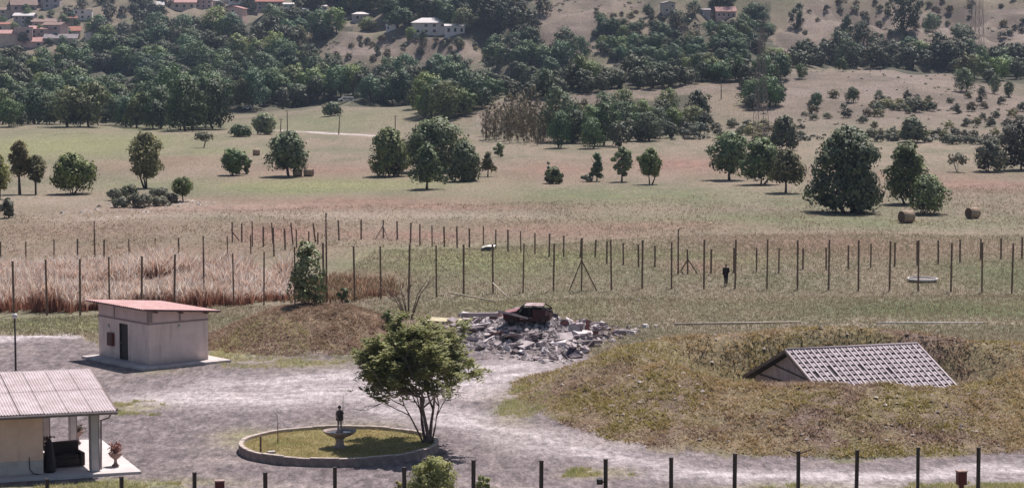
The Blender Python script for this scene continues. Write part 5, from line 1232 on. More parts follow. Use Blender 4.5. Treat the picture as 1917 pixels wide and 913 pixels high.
def skin_body(name, verts, edges, radii, mat, parent, loc=(0, 0, 0), root=0, sub=2):
    me = bpy.data.meshes.new(name); me.from_pydata(verts, edges, []); me.materials.append(mat)
    o = bpy.data.objects.new(name, me); link(o, parent); o.location = loc
    mod = o.modifiers.new('skin', 'SKIN'); mod.use_smooth_shade = True
    for i, v in enumerate(me.skin_vertices[0].data):
        rr_ = radii[i]; v.radius = rr_ if isinstance(rr_, tuple) else (rr_, rr_); v.use_root = (i == root)
    s = o.modifiers.new('sub', 'SUBSURF'); s.levels = sub; s.render_levels = sub
    # freeze to a plain mesh
    dg = bpy.context.evaluated_depsgraph_get(); dg.update()
    m2 = bpy.data.meshes.new_from_object(o.evaluated_get(dg)); o.modifiers.clear(); o.data = m2
    bpy.data.meshes.remove(me); m2.materials.clear(); m2.materials.append(mat); return o
def human(scale, pose):
    """Joints of a standing figure about 1.72 m tall facing -Y, with five fingers on each hand."""
    P = {'pel': (0, 0, .93), 'waist': (0, .01, 1.08), 'chest': (0, .0, 1.27), 'shl': (0, .0, 1.40), 'neck': (0, -.01, 1.48), 'jaw': (0, -.035, 1.545), 'head': (0, -.02, 1.62), 'crown': (0, -.005, 1.70)}
    R = {'pel': (.155, .115), 'waist': (.13, .095), 'chest': (.165, .11), 'shl': (.12, .085), 'neck': .055, 'jaw': (.064, .075), 'head': (.078, .095), 'crown': (.05, .06)}
    E = [('pel', 'waist'), ('waist', 'chest'), ('chest', 'shl'), ('shl', 'neck'), ('neck', 'jaw'), ('jaw', 'head'), ('head', 'crown')]
    for s, n in ((-1, 'l'), (1, 'r')):
        P.update({n + 'sh': (.185 * s, 0, 1.395), n + 'el': pose.get(n + 'el', (.245 * s, .03, 1.11)), n + 'wr': pose.get(n + 'wr', (.26 * s, -.05, .87)),
                  n + 'hip': (.095 * s, 0, .88), n + 'kn': pose.get(n + 'kn', (.105 * s, -.01, .48)), n + 'an': pose.get(n + 'an', (.10 * s, .02, .08)), n + 'toe': tuple(Vector(pose.get(n + 'an', (.10 * s, .02, .08))) + Vector((.02 * s, -.16, -.045)))})
        R.update({n + 'sh': .065, n + 'el': .044, n + 'wr': .030, n + 'hip': .095, n + 'kn': .058, n + 'an': .042, n + 'toe': .032})
        E += [('shl', n + 'sh'), (n + 'sh', n + 'el'), (n + 'el', n + 'wr'), ('pel', n + 'hip'), (n + 'hip', n + 'kn'), (n + 'kn', n + 'an'), (n + 'an', n + 'toe')]
        w = Vector(P[n + 'wr']); d = (w - Vector(P[n + 'el'])).normalized(); sd = Vector((0, 1, 0)); sd = (sd - d * sd.dot(d)).normalized()
        pm_ = w + d * .075; P[n + 'palm'] = tuple(pm_); R[n + 'palm'] = (.034, .02); E.append((n + 'wr', n + 'palm'))
        for k, (o, L) in enumerate(((-.030, .062), (-.010, .074), (.010, .070), (.028, .056))):
            a_ = pm_ + sd * o + d * .022; b_ = a_ + d * L * .6; c_ = b_ + d * L * .45 + Vector((-s * .018, 0, 0))
            for q, pt in (('a', a_), ('b', b_), ('c', c_)): P[f'{n}f{k}{q}'] = tuple(pt); R[f'{n}f{k}{q}'] = .009 if q != 'c' else .0075
            E += [(n + 'palm', f'{n}f{k}a'), (f'{n}f{k}a', f'{n}f{k}b'), (f'{n}f{k}b', f'{n}f{k}c')]
        a_ = w + d * .035 - sd * .036; b_ = a_ + d * .04 - sd * .018
        P[n + 'ta'] = tuple(a_); P[n + 'tb'] = tuple(b_); R[n + 'ta'] = .012; R[n + 'tb'] = .009; E += [(n + 'wr', n + 'ta'), (n + 'ta', n + 'tb')]
    keys = list(P); ix = {k: i for i, k in enumerate(keys)}
    return [tuple(Vector(P[k]) * scale for k in keys)][0], [(ix[a], ix[b]) for a, b in E], [tuple(x * scale for x in R[k]) if isinstance(R[k], tuple) else R[k] * scale for k in keys]
STAT = plain('weathered_figure', (0.46, 0.39, 0.37), (0.22, 0.17, 0.16), 5, .8)
st = thing('statue', 'small weathered statue of a standing figure holding up a thin rod on the fountain', 'statue', fo + Vector((0, 0, .82)), math.radians(20))
v_, e_, r_2 = human(.66, {'rel': (.24, -.16, 1.22), 'rwr': (.17, -.28, 1.40), 'lel': (-.25, .02, 1.12), 'lwr': (-.20, -.16, .98), 'lkn': (-.11, -.08, .49), 'lan': (-.12, .04, .08)})
r_2 = [tuple(q * 1.25 for q in r) if isinstance(r, tuple) else r * 1.25 for r in r_2]
skin_body('figure', v_, e_, r_2, STAT, st, (0, 0, 0))
MB().tube([(.11, -.19, .34), (.115, -.185, .90), (.13, -.175, 1.75)], [.016, .013, .009], 6).build('rod', BLACK_METAL, st)
MB().tube([(-.11, -.08, .56), (-.22, -.12, 1.22)], [.012, .006], 6).build('rod', FST, st)
m = MB(); m.lathe([(.08, 1.08), (.095, 1.12), (.065, 1.17), (.01, 1.20)], 10); m.build('hat', plain('dark_hat', (.06, .042, .042), (.09, .07, .065), 6), st, True)
cl = MB().lathe([(.17, .50), (.18, .57), (.145, .70), (.185, .82), (.165, .90), (.09, .95)], 12); cl.v = [(x, y * .75, z) for x, y, z in cl.v]; cl.build('tunic', plain('dark_bronze', (.05, .036, .036), (.085, .06, .055), 6, .6), st, True)
g = on_plane(488, 849, .2); po = thing('short_post', 'short dark post at the left end of the stone ring', 'post', (g.x, g.y, .2)); MB().box((0, 0, .38), (.08, .08, .86), rz=.3).build('shaft', BROWN_METAL, po); MB().box((0, 0, .82), (.10, .10, .03), rz=.3).build('cap', BROWN_METAL, po)
g = on_plane(520, 831, .2); sa = thing('sapling', 'thin leafless sapling in the left half of the ring lawn', 'sapling', (g.x, g.y, .2)); m = MB(); m.tube([(0, 0, -.05), (.01, 0, .7), (-.02, 0, 1.42)], [.028, .02, .008], 6)
MB_ = m.build('trunk', DRYB, sa); m = MB(); rq = random.Random(8)
for i in range(9): z = .8 + .07 * i; m.tube([(0, 0, z), (rq.uniform(-.22, .22), rq.uniform(-.1, .1), z + rq.uniform(.1, .3))], [.011, .004], 4, False)
m.build('twig', DRYB, sa)
st_ = on_plane(508, 848, .25); o = MB().box((0, 0, .05), (.42, .30, .12), rz=.4, taper=.8).build('stone', CONCRETE); o.location = (st_.x, st_.y, .25); tag(o, 'flat pale stone beside the short post in the ring', 'stone')

# ------------------------------------------------------------------ rubble heap with the wrecked car
RUB = [plain('rubble_pale', (0.47, 0.41, 0.41), (0.34, 0.285, 0.29), 2.5), plain('rubble_grey', (0.36, 0.30, 0.305), (0.25, 0.205, 0.21), 2.5), plain('rubble_white', (0.70, 0.645, 0.64), (0.56, 0.50, 0.50), 2.5), plain('rubble_dark', (0.14, 0.11, 0.115), (0.09, 0.07, 0.075), 3), plain('rubble_red', (0.26, 0.12, 0.105), (0.18, 0.085, 0.08), 3)]
def chunk(w, l, h, seed):
    r = random.Random(seed); bmx = bmesh.new(); bmesh.ops.create_cube(bmx, size=1)
    bmesh.ops.subdivide_edges(bmx, edges=bmx.edges[:], cuts=1, use_grid_fill=True)
    for v in bmx.verts:
        v.co = Vector((v.co.x * w * (1 + r.uniform(-.12, .12)), v.co.y * l * (1 + r.uniform(-.10, .10)), v.co.z * h * (1 + r.uniform(-.15, .15))))
        v.co += Vector((r.gauss(0, .04 * w), r.gauss(0, .04 * w), r.gauss(0, .06 * h)))
    me = bpy.data.meshes.new('chunk'); bmx.to_mesh(me); bmx.free(); return me
CH = {'concrete_slab': [chunk(.95, .75, .15, i) for i in range(4)], 'concrete_beam': [chunk(1.35, .2, .2, 10 + i) for i in range(3)], 'concrete_block': [chunk(.46, .40, .22, 20 + i) for i in range(5)]}
CHM = {}
for k, l in CH.items():
    for i, me in enumerate(l):
        for j, mt in enumerate(RUB):
            c = me.copy(); c.materials.clear(); c.materials.append(mt); CHM[k, i, j] = c
HP = [(838, 604), (880, 588), (960, 592), (1060, 604), (1130, 610), (1178, 622), (1130, 640), (1096, 664), (1050, 678), (985, 672), (925, 662), (890, 655), (872, 632)]
hq = flat_poly(HP); rr = np.random.default_rng(21); n = 0; CN = {0: 'pale', 1: 'grey', 2: 'white', 3: 'dark', 4: 'reddish'}
hx_ = [p[0] for p in hq]; hy_ = [p[1] for p in hq]
def where(px, py):
    return 'just below the wrecked car' if 940 < px < 1050 and py < 632 else 'at the heap left end' if px < 940 else 'at the heap right end' if px > 1075 else 'along the heap front edge' if py > 652 else 'in the heap middle'
RBL = {}; cgx = ground(992, 606)
while n < 285:
    x_, y_ = rr.uniform(min(hx_), max(hx_)), rr.uniform(min(hy_), max(hy_))
    if not in_poly(np.array([x_]), np.array([y_]), hq)[0]: continue
    if abs(x_ - cgx.x) < 2.0 and -1.1 < y_ - cgx.y < 1.6: continue
    kind = rr.choice(['concrete_slab', 'concrete_beam', 'concrete_block'], p=[.30, .14, .56]); ci = int(rr.choice(5, p=[.34, .22, .18, .20, .06])); vi = int(rr.integers(len(CH[kind])))
    o = bpy.data.objects.new(kind, CHM[kind, vi, ci]); link(o); sc = rr.uniform(.55, 1.25) * (1 if kind != 'concrete_slab' else .9)
    z_ = tz(x_, y_); d = Vector((x_, y_, z_ - CAM_H)); f_ = ray(0, 0)
    dd = Vector((x_, y_, z_ - CAM_H)); cx_ = PW / 2 + FPX * dd.x / (dd.y * CP - dd.z * SP); cy_ = PH / 2 - FPX * (dd.y * SP + dd.z * CP) / (dd.y * CP - dd.z * SP)
    o.location = (x_, y_, z_ + rr.uniform(.02, .24)); o.scale = (sc, sc, sc * rr.uniform(.8, 1.2)); o.rotation_euler = (rr.normal(0, .28), rr.normal(0, .26), rr.uniform(0, 6.28))
    what = {'concrete_slab': 'slab', 'concrete_beam': 'beam', 'concrete_block': 'block'}[kind]
    sizew = 'large' if sc > 1.0 else 'small' if sc < .75 else 'mid sized'
    tag(o, None, what, f'{what}s in the rubble heap'); RBL.setdefault(f'{sizew} {CN[ci]} concrete {what} {where(cx_, cy_)}', []).append((cx_, o)); n += 1
for lb, os_ in RBL.items():
    os_.sort(key=lambda q: q[0])
    for i, (cx_, o) in enumerate(os_): o['label'] = lb if len(os_) == 1 else f'{lb}, {numbered(i)} from left'
x, y = scatter_px([(820, 606), (880, 584), (1000, 590), (1200, 612), (1200, 628), (1120, 650), (1060, 684), (960, 676), (890, 664)], 9500)
k = RNG.random(len(x)) < np.clip(heap(x, y) * 2.2 + .12, 0, 1); x, y = x[k], y[k]
t = NT('rubble_bits'); RB = t.done(t.mix(t.geo.outputs['Random Per Island'], (0.56, 0.495, 0.49), (0.07, 0.055, 0.058)), .9)
stones(pts_on(x, y) + np.array([0, 0, .05]), RNG.uniform(.05, .24, len(x)), RB, 'rubble', 'broken concrete bits filling the rubble heap')
def lone(name, label, cat, px, py, mb, mat, yaw=0, lift=0, smooth=False, pitch=(0, 0)):
    g = ground(px, py); o = mb.build(name, mat, None, smooth); o.location = g + Vector((0, 0, lift)); o.rotation_euler = (pitch[0], pitch[1], yaw); return tag(o, label, cat)
lone('concrete_beam', 'longest pale beam lying level at the left of the rubble heap', 'beam', 898, 605, MB().box((0, 0, .15), (2.5, .3, .26)), RUB[0], .04, .45)
lone('white_plank', 'long white plank sticking out of the heap towards the ring tree', 'plank', 888, 624, MB().box((0, 0, .1), (2.2, .22, .08)), RUB[2], .15, .42, False, (0, -.12))
lone('yellow_sheet', 'pale yellowish sheet lying at the upper left of the heap', 'sheet', 838, 602, MB().box((0, 0, .1), (2.6, 1.5, .06)), plain('yellow_sheet', (.52, .46, .30), (.38, .33, .22), 2), -.2, .02, False, (.05, .03))
lone('concrete_slab', 'broad pale sloping slab leaning under the front of the car', 'slab', 958, 612, MB().box((0, 0, .3), (1.0, 2.2, .12)), RUB[0], .5, .5, False, (.0, .30))
lone('concrete_slab', 'upright square pale slab right of the car', 'slab', 1075, 628, MB().box((0, 0, .3), (.7, .12, .62)), RUB[0], .1, .1, False, (-.3, 0))
lone('red_sheet', 'upright reddish brown sheet standing at the right of the heap', 'sheet', 1099, 624, MB().box((0, 0, .36), (.34, .06, .8), taper=.7), RUB[4], .4, .12, False, (0, .08))
lone('drum', 'grey drum lying on its side right of the heap', 'drum', 1161, 627, MB().tube([(-.42, 0, .2), (-.38, 0, .2), (.38, 0, .2), (.42, 0, .2)], [.16, .19, .19, .16], 14), RUB[1], -.25, 0, True)
lone('blue_tarpaulin', 'dark bluish crumpled tarpaulin at the lower right of the heap', 'tarpaulin', 1072, 668, MB().add([(-.5, -.3, 0), (.5, -.35, 0), (.55, .35, 0), (-.45, .4, 0), (-.2, -.05, .50), (.25, .1, .38), (.02, .02, .22)], [(0, 1, 6), (1, 5, 6), (0, 6, 4), (1, 2, 5), (2, 3, 5), (3, 4, 5), (3, 0, 4), (4, 6, 5)]), plain('tarpaulin', (.045, .04, .065), (.07, .06, .085), 6), .2, .12)
ty = ground(1057, 610); o = thing('tyre', 'single black tyre lying right of the wrecked car', 'tyre', ty + Vector((0, 0, .14)), .5)
o.rotation_euler = (1.1, 0, .3); tp_ = MB(); tp_.lathe([(.17, -.07), (.26, -.09), (.30, -.05), (.30, .05), (.26, .09), (.17, .07)], 18); tp_.f = tp_.f[:-2]; tp_.m = tp_.m[:-2]; tp_.build('tread', plain('rubber', (.02, .018, .02), (.03, .028, .03), 6), o, True)
MB().lathe([(.172, -.05), (.172, .05), (.03, .02)], 14).build('rim', plain('rusty_rim', (.09, .06, .05), (.05, .035, .03), 6, .6), o, True)
for px, py, w, lb in ((1208, 613, .55, 'pale flat stone block by the left end of the pipe'), (1228, 612, .3, 'small pale stone next to the flat block by the pipe'), (1177, 590, .2, 'single white stone in the meadow above the heap'), (1197, 562, .22, 'white paper scrap in the meadow below the middle fence'), (958, 662, .3, 'small dark stone in front of the rubble'), (996, 745, .25, 'dark stone at the left tip of the ring bank')):
    lone('stone', lb, 'stone', px, py, MB().box((0, 0, w * .2), (w, w * .7, w * .45), taper=.7), RUB[2] if 'white' in lb or 'pale' in lb else RUB[3], px * .3)

# the car: x along its length (front at -x), side facing the camera at -y
CRED = plain('burnt_red_paint', (0.058, 0.010, 0.014), (0.028, 0.008, 0.010), 2.4, .5)
CROOF = plain('bleached_roof', (0.50, 0.40, 0.385), (0.24, 0.13, 0.12), 2.2, .5)
CHOOD = plain('faded_red_bonnet', (0.36, 0.17, 0.165), (0.20, 0.07, 0.07), 2, .45)
CBLK = plain('burnt_black', (.012, .010, .012), (.022, .018, .02), 4, .8)
cg = ground(992, 606); car = thing('car', 'wrecked burnt out dark red hatchback without doors or windows on the rubble heap', 'car', cg + Vector((0, .3, .05)), math.radians(-9))
car.rotation_euler = (math.radians(3), math.radians(-2), math.radians(-9)); car.scale = (.93, .93, 1.0)
L0, L1, Wd_ = -1.72, 1.50, .74
def side(y, n):
    m = MB(); th = .05; yy = y if y < 0 else y - th
    Mx = Matrix.Translation((0, yy, 0))
    m.prism([(L0, .30), (L0 + .08, .72), (-.78, .84), (-.72, .30)], th, Mx); return m
m = MB(); 
for y in (-Wd_, Wd_): m.v, m.f, m.m = m.v, m.f, m.m; q = side(y, 0); m.add(q.v, q.f)
b1 = m
for y in (-Wd_, Wd_ - .05):
    b1.prism([(-.72, .18), (-.72, .34), (.62, .34), (.62, .18)], .05, Matrix.Translation((0, y, 0)))                      # sill
    b1.prism([(.60, .18), (.60, .84), (1.46, .84), (1.50, .5), (1.42, .22)], .05, Matrix.Translation((0, y, 0)))         # rear quarter
b1.box((L0 + .03, 0, .5), (.06, 2 * Wd_ - .12, .40)); b1.box((1.45, 0, .5), (.06, 2 * Wd_ - .12, .55)); b1.box((-.1, 0, .24), (3.0, 2 * Wd_ - .14, .06)); b1.box((-.76, 0, .56), (.06, 2 * Wd_ - .12, .5))
b1.build('body', CRED, car)
MB().box((.0, Wd_ - .09, .60), (1.5, .04, .56)).build('inner_panel', CBLK, car)
for y in (-Wd_ - .012,): MB().prism([(.34, .30), (.34, .92), (1.40, .92), (1.40, .30)], .05, Matrix.Translation((0, y, 0))).build('door', CRED, car)
MB().add([(L0 + .02, -Wd_, .74), (L0 + .02, Wd_, .74), (-.72, Wd_ - .03, .89), (-.72, -Wd_ + .03, .89), (L0 + .02, -Wd_, .70), (L0 + .02, Wd_, .70), (-.72, Wd_ - .03, .845), (-.72, -Wd_ + .03, .845)], [(0, 3, 2, 1), (4, 5, 6, 7), (0, 1, 5, 4), (1, 2, 6, 5), (2, 3, 7, 6), (3, 0, 4, 7)]).build('bonnet', CHOOD, car)
MB().add([(-.26, -.60, 1.20), (-.26, .60, 1.20), (1.04, .60, 1.16), (1.04, -.60, 1.16), (-.26, -.62, 1.13), (-.26, .62, 1.13), (1.04, .62, 1.09), (1.04, -.62, 1.09)], [(0, 1, 2, 3), (7, 6, 5, 4), (0, 4, 5, 1), (1, 5, 6, 2), (2, 6, 7, 3), (3, 7, 4, 0)]).build('roof', CROOF, car)
for s in (-1, 1):
    MB().bar((-.74, s * .70, .86), (-.26, s * .60, 1.15), .10).build('windscreen_pillar', CBLK, car)
    MB().bar((.36, s * .71, .84), (.38, s * .60, 1.14), .16, .07).build('door_pillar', CBLK, car)
    MB().bar((1.46, s * .70, .84), (1.02, s * .60, 1.12), .14, .07).build('rear_pillar', CBLK, car)
MB().bar((1.44, -.55, .86), (1.70, -.50, .72), .16, .10).build('hatch_hinge', CBLK, car)
MB().box((.95, 0, .62), (.10, 1.2, .5)).build('rear_seat', CBLK, car); MB().box((-.10, .34, .62), (.12, .46, .62)).build('front_seat', CBLK, car); MB().box((-.66, 0, .80), (.18, 1.3, .14)).build('dashboard', CBLK, car)
MB().prism([(1.20, .52), (1.24, .86), (1.42, .86), (1.46, .6)], .03, Matrix.Translation((0, -Wd_ - .04, 0))).build('quarter_panel', plain('bare_metal', (.20, .14, .14), (.12, .07, .07), 4, .5), car)
for x_ in (-1.15, 1.02):
    for s in (-1, 1):
        wl_ = MB(); wl_.tube([(x_, s * .62, .24), (x_, s * .75, .24)], .255, 18); w_o = wl_.build('wheel', CBLK, car, False); MB().tube([(x_, s * .752, .24), (x_, s * .762, .24)], .15, 12).build('hub', plain('hub_rust', (.07, .045, .04), (.04, .03, .028), 5), w_o)
for s in (-1, 1): MB().tube([(L0 - .01, s * .48, .56), (L0 + .02, s * .48, .56)], .10, 12).build('headlight_socket', CBLK, car)

# ------------------------------------------------------------------ the person in the field
pg = ground(1359, 535); per = thing('person', 'person in dark clothes standing with back turned inside the middle fence', 'person', pg, math.radians(168))
per.scale = (1.0, 1.0, 1.0)
SKIN_M = plain('skin', (.30, .17, .12), (.25, .14, .10), 8, .6); CLOTH = plain('black_cloth', (.016, .012, .015), (.028, .02, .023), 8, .85); TROU = plain('dark_trousers', (.022, .017, .020), (.035, .028, .03), 8, .85)
v_, e_, r_2 = human(1.0, {'lel': (-.225, -.01, 1.13), 'lwr': (-.17, -.17, 1.00), 'rel': (.225, .03, 1.12), 'rwr': (.225, -.05, .88), 'lkn': (-.075, -.06, .49), 'lan': (-.06, -.05, .08), 'rkn': (.075, .01, .48), 'ran': (.065, .09, .09)})
skin_body('body', v_, e_, r_2, SKIN_M, per)
def garment(name, verts, edges, rad, mat): return skin_body(name, verts, edges, rad, mat, per)
garment('jacket', [(0, 0, .60), (0, .01, .92), (0, .01, 1.10), (0, 0, 1.28), (0, 0, 1.41), (-.19, 0, 1.40), (-.225, -.01, 1.13), (-.175, -.155, 1.01), (.19, 0, 1.40), (.225, .03, 1.12), (.225, -.045, .905)],
        [(0, 1), (1, 2), (2, 3), (3, 4), (4, 5), (5, 6), (6, 7), (4, 8), (8, 9), (9, 10)], [(.17, .14), (.20, .16), (.19, .15), (.20, .15), (.145, .12), .085, .062, .048, .085, .062, .048], CLOTH)
garment('trousers', [(0, 0, .93), (-.095, 0, .86), (-.075, -.055, .49), (-.06, -.045, .12), (.095, 0, .86), (.075, .015, .48), (.065, .085, .13)], [(0, 1), (1, 2), (2, 3), (0, 4), (4, 5), (5, 6)], [(.16, .12), .108, .078, .062, .108, .078, .062], TROU)
for s, a_ in ((-1, (-.06, -.05, .06)), (1, (.065, .09, .06))):
    garment('shoe', [(a_[0], a_[1] + .05, .05), (a_[0], a_[1] - .06, .045), (a_[0] + .01 * s, a_[1] - .17, .035)], [(0, 1), (1, 2)], [.05, .046, .036], CBLK)
garment('hair', [(0, .02, 1.60), (0, .015, 1.68), (0, -.005, 1.715)], [(0, 1), (1, 2)], [(.085, .085), (.082, .098), (.05, .06)], CBLK)
for s in (-1, 1):
    MB().lathe([(.004, -.022), (.016, 0), (.004, .024)], 8, Matrix.Translation((s * .082, -.01, 1.61))).build('ear', SKIN_M, per, True)
    MB().lathe([(.002, -.008), (.009, 0), (.002, .008)], 8, Matrix.Translation((s * .031, -.112, 1.625))).build('eye', CBLK, per, True)
MB().add([(-.014, -.108, 1.585), (.014, -.108, 1.585), (0, -.136, 1.587), (0, -.11, 1.625)], [(0, 1, 2), (0, 2, 3), (1, 3, 2), (0, 3, 1)]).build('nose', SKIN_M, per)
MB().box((0, -.108, 1.556), (.045, .012, .010)).build('mouth', plain('lips', (.22, .08, .07), (.2, .07, .06), 8), per)

# ------------------------------------------------------------------ things lying in the fields
STRAW = NT('hay'); q_ = STRAW.noise(9, 5, .7, STRAW.map((1, 1, 1), STRAW.obj())); STRAW.bump(STRAW.noise(22, 4, .7, STRAW.obj()), .8, .05); STRAW = STRAW.done(STRAW.mix(STRAW.rng(q_, .35, .65), (.44, .335, .25), (.30, .21, .15)), .95)
HEND = plain('hay_end', (.15, .085, .065), (.09, .055, .045), 7)
def bale(px, py, rad, ln, yaw, label):
    g = ground(px, py); root = thing('hay_bale', label, 'hay bale', g, yaw, 'round hay bales')
    m = MB(); m.tube([(-ln / 2, 0, rad * .97), (-ln / 2 + .05, 0, rad * .97), (0, 0, rad * .97), (ln / 2 - .05, 0, rad * .97), (ln / 2, 0, rad * .97)], [rad * .94, rad, rad * 1.015, rad, rad * .94], 28, False); m.build('roll', STRAW, root, True)
    for s in (-1, 1):
        e = MB(); nn_ = 28; e.add([(s * (ln / 2), math.cos(2 * math.pi * i / nn_) * rad * .94, rad * .97 + math.sin(2 * math.pi * i / nn_) * rad * .94) for i in range(nn_)] + [(s * (ln / 2 + .03), 0, rad * .97)], [(i, (i + 1) % nn_, nn_) for i in range(nn_)]); e.build('end_face', HEND, root)
    for k in (-.3, .3): MB().tube([(k * ln - .012, 0, rad * .97), (k * ln + .012, 0, rad * .97)], rad * 1.02, 28, False).build('twine', HEND, root, True)
bale(1697, 417, .66, 1.35, math.radians(28), 'nearer round hay bale in front of the bushy tree')
bale(1821, 409, .62, 1.25, math.radians(30), 'round hay bale farther right, by itself on the grass')
bale(480, 291, .55, 1.1, math.radians(10), 'far hay bale between the two dark round trees')
bale(578, 330, .55, 1.25, math.radians(-10), 'hay bale right under the evenly round tree')
bale(557, 330, .5, 1.1, math.radians(20), 'hay bale close to the trunk of the evenly round tree')
wc = ground(914, 469); wt = thing('white_trough', 'low dark crate under a white sheet beside the far fence', 'crate', wc, -.1)
MB().box((-.05, 0, .14), (1.15, .7, .30)).build('crate', plain('grey_crate', (.15, .14, .15), (.1, .09, .1), 3), wt); MB().add([(-.68, -.45, .22), (.62, -.42, .42), (.66, .45, .50), (-.55, .4, .33), (-.1, -.4, .44), (0, .42, .50)], [(0, 4, 5, 3), (4, 1, 2, 5)]).build('sheet', WHITE, wt).modifiers.new('t', 'SOLIDIFY').thickness = .03
def log(name, label, cat, a, b, r, mat):
    c = (Vector(a) + Vector(b)) / 2; m = MB(); m.tube([Vector(a) - c, Vector((0, 0, .0)), Vector(b) - c], [r, r * .95, r * .8], 8); o = m.build(name, mat, None, True); o.location = c; return tag(o, label, cat)
PALEW = plain('pale_wood', (.58, .50, .41), (.44, .37, .30), 4)
p0 = ground(954, 561); g2 = ground(923, 551)
log('pole', 'pale pole leaning against a post of the middle fence', 'pole', p0 + Vector((0, 0, .03)), Vector((g2.x, g2.y - .12, at(923, 529, g2.y).z)), .05, PALEW)
log('pole', 'thin brown pole lying on the meadow below the middle fence', 'pole', ground(838, 549) + Vector((0, 0, .12)), ground(928, 566) + Vector((0, 0, .08)), .05, PALEW)
log('pipe', 'long pale pipe lying along the foot of the meadow', 'pipe', ground(1262, 609) + Vector((0, 0, .1)), ground(1500, 605) + Vector((0, 0, .1)), .075, PALEW)
log('pipe', 'thin white pipe lying beside the pale track on the right', 'pipe', ground(1640, 606) + Vector((0, 0, .08)), ground(1840, 606) + Vector((0, 0, .08)), .05, WHITE)
fr = ground(1727, 527); fo_ = thing('white_basin', 'flat white rimmed oblong basin lying in the grass inside the middle fence', 'basin', fr + Vector((0, 0, .18)), -.08)
def bar_ring(px_r, n=20):
    mm = MB()
    for i in range(n):
        a0, a1 = 2 * math.pi * i / n, 2 * math.pi * (i + 1) / n
        mm.bar((1.15 * math.cos(a0), 1.35 * math.sin(a0), .06), (1.15 * math.cos(a1), 1.35 * math.sin(a1), .06), .10, .10)
    return mm
bar_ring(0).build('rim', WHITE, fo_); MB().lathe([(1.10, -.1), (1.10, .0), (.05, .0)], 24).build('basin', plain('basin_grey', (.25, .22, .21), (.18, .155, .15), 3), fo_)

# ------------------------------------------------------------------ pylons and poles
RUSTM = plain('rust_steel', (.26, .215, .205), (.19, .15, .145), 3, .6)
def pylon(name, label, px, base, top, wpx, mat, yaw=.3):
    g = ground(px, base); s = ppm(g.y); H = (base - top) / s; w = wpx / s
    root = thing(name, label, 'pylon', g, yaw); hw = lambda z: w / 2 * (1 - .72 * z / H)
    n = 9; zs = [H * (1 - (1 - i / n) ** 1.25) for i in range(n + 1)]; br = max(.05, w * .020)
    for sx in (-1, 1):
        for sy in (-1, 1):
            m = MB()
            for i in range(n): m.bar((sx * hw(zs[i]), sy * hw(zs[i]), zs[i] - (.3 if i == 0 else 0)), (sx * hw(zs[i + 1]), sy * hw(zs[i + 1]), zs[i + 1]), br * 1.5)
            m.build('leg', mat, root)
    for ax in range(4):
        m = MB()
        for i in range(n):
            a, b = hw(zs[i]), hw(zs[i + 1]); P = [((-a, -a), (a, -a), (-b, -b), (b, -b)), ((a, -a), (a, a), (b, -b), (b, b)), ((a, a), (-a, a), (b, b), (-b, b)), ((-a, a), (-a, -a), (-b, b), (-b, -b))][ax]
            m.bar((*P[0], zs[i]), (*P[3], zs[i + 1]), br * .8); m.bar((*P[1], zs[i]), (*P[2], zs[i + 1]), br * .8); m.bar((*P[2], zs[i + 1]), (*P[3], zs[i + 1]), br * .8)
        m.build('lattice', mat, root)
    for z, l in ((.80, 1.15), (.89, .95), (.97, .7)):
        m = MB(); q = hw(H * z); Lx = w * l
        m.bar((-Lx, 0, H * z), (Lx, 0, H * z), br * 1.3); m.bar((-Lx, 0, H * z), (0, 0, H * z + .05 * H), br); m.bar((Lx, 0, H * z), (0, 0, H * z + .05 * H), br)
        a = m.build('cross_arm', mat, root)
        for s_ in (-1, 1): MB().tube([(s_ * Lx, 0, H * z), (s_ * Lx, 0, H * z - .05 * H)], br * .9, 6).build('insulator', WHITE, a)
pylon('pylon', 'lattice power pylon with a pale lower half standing on the near right slope', 1424, 262, 56, 24, RUSTM, .35)
pylon('pylon', 'far lattice power pylon rising past the top edge of the photograph', 1828, 128, -130, 22, RUSTM, .3)
for px, tp, b, lb in ((525, 222, 246, 'short leaning pole at the left of the far straw field'), (538, 205, 248, 'left pole of the line beside the white road'), (634, 215, 252, 'middle leaning pole of the line beside the white road'), (740, 216, 246, 'right pole of the line in front of the wood'), (1350, 158, 186, 'thin pole on the low ridge top'), (910, 214, 262, 'slim pole among the bare saplings')):
    g = ground(px, b); h = (b - tp) / ppm(g.y); r0 = thing('utility_pole', lb, 'pole', g); ln = .06 if 'leaning' in lb else 0
    MB().tube([(0, 0, -.3), (ln * h, 0, h)], [.12, .09], 6).build('shaft', BROWN_METAL, r0, True); MB().bar((ln * h * .93 - .5, 0, h * .93), (ln * h * .93 + .5, 0, h * .93), .09).build('cross_arm', BROWN_METAL, r0)

# ------------------------------------------------------------------ houses
RF = {'red': plain('roof_red', (.36, .155, .12), (.27, .115, .095), .8), 'orange': plain('roof_orange', (.40, .175, .12), (.31, .13, .095), .8), 'pink': plain('roof_pink', (.46, .27, .245), (.37, .21, .19), .8), 'white': plain('roof_white', (.66, .62, .61), (.55, .51, .50), .8), 'grey': plain('roof_grey', (.30, .26, .265), (.23, .20, .205), .8), 'brown': plain('roof_brown', (.27, .185, .155), (.20, .14, .12), .8)}
WL = {'white': plain('wall_white', (0.806, 0.747, 0.728), (0.689, 0.630, 0.611), .5), 'beige': plain('wall_beige', (0.611, 0.501, 0.436), (0.507, 0.403, 0.351), .5), 'pink': plain('wall_pink', (0.611, 0.436, 0.410), (0.507, 0.351, 0.332), .5), 'grey': plain('wall_grey', (0.468, 0.416, 0.436), (0.377, 0.338, 0.351), .5)}
PANE = plain('dark_pane', (.03, .03, .035), (.045, .042, .05), 2, .2)
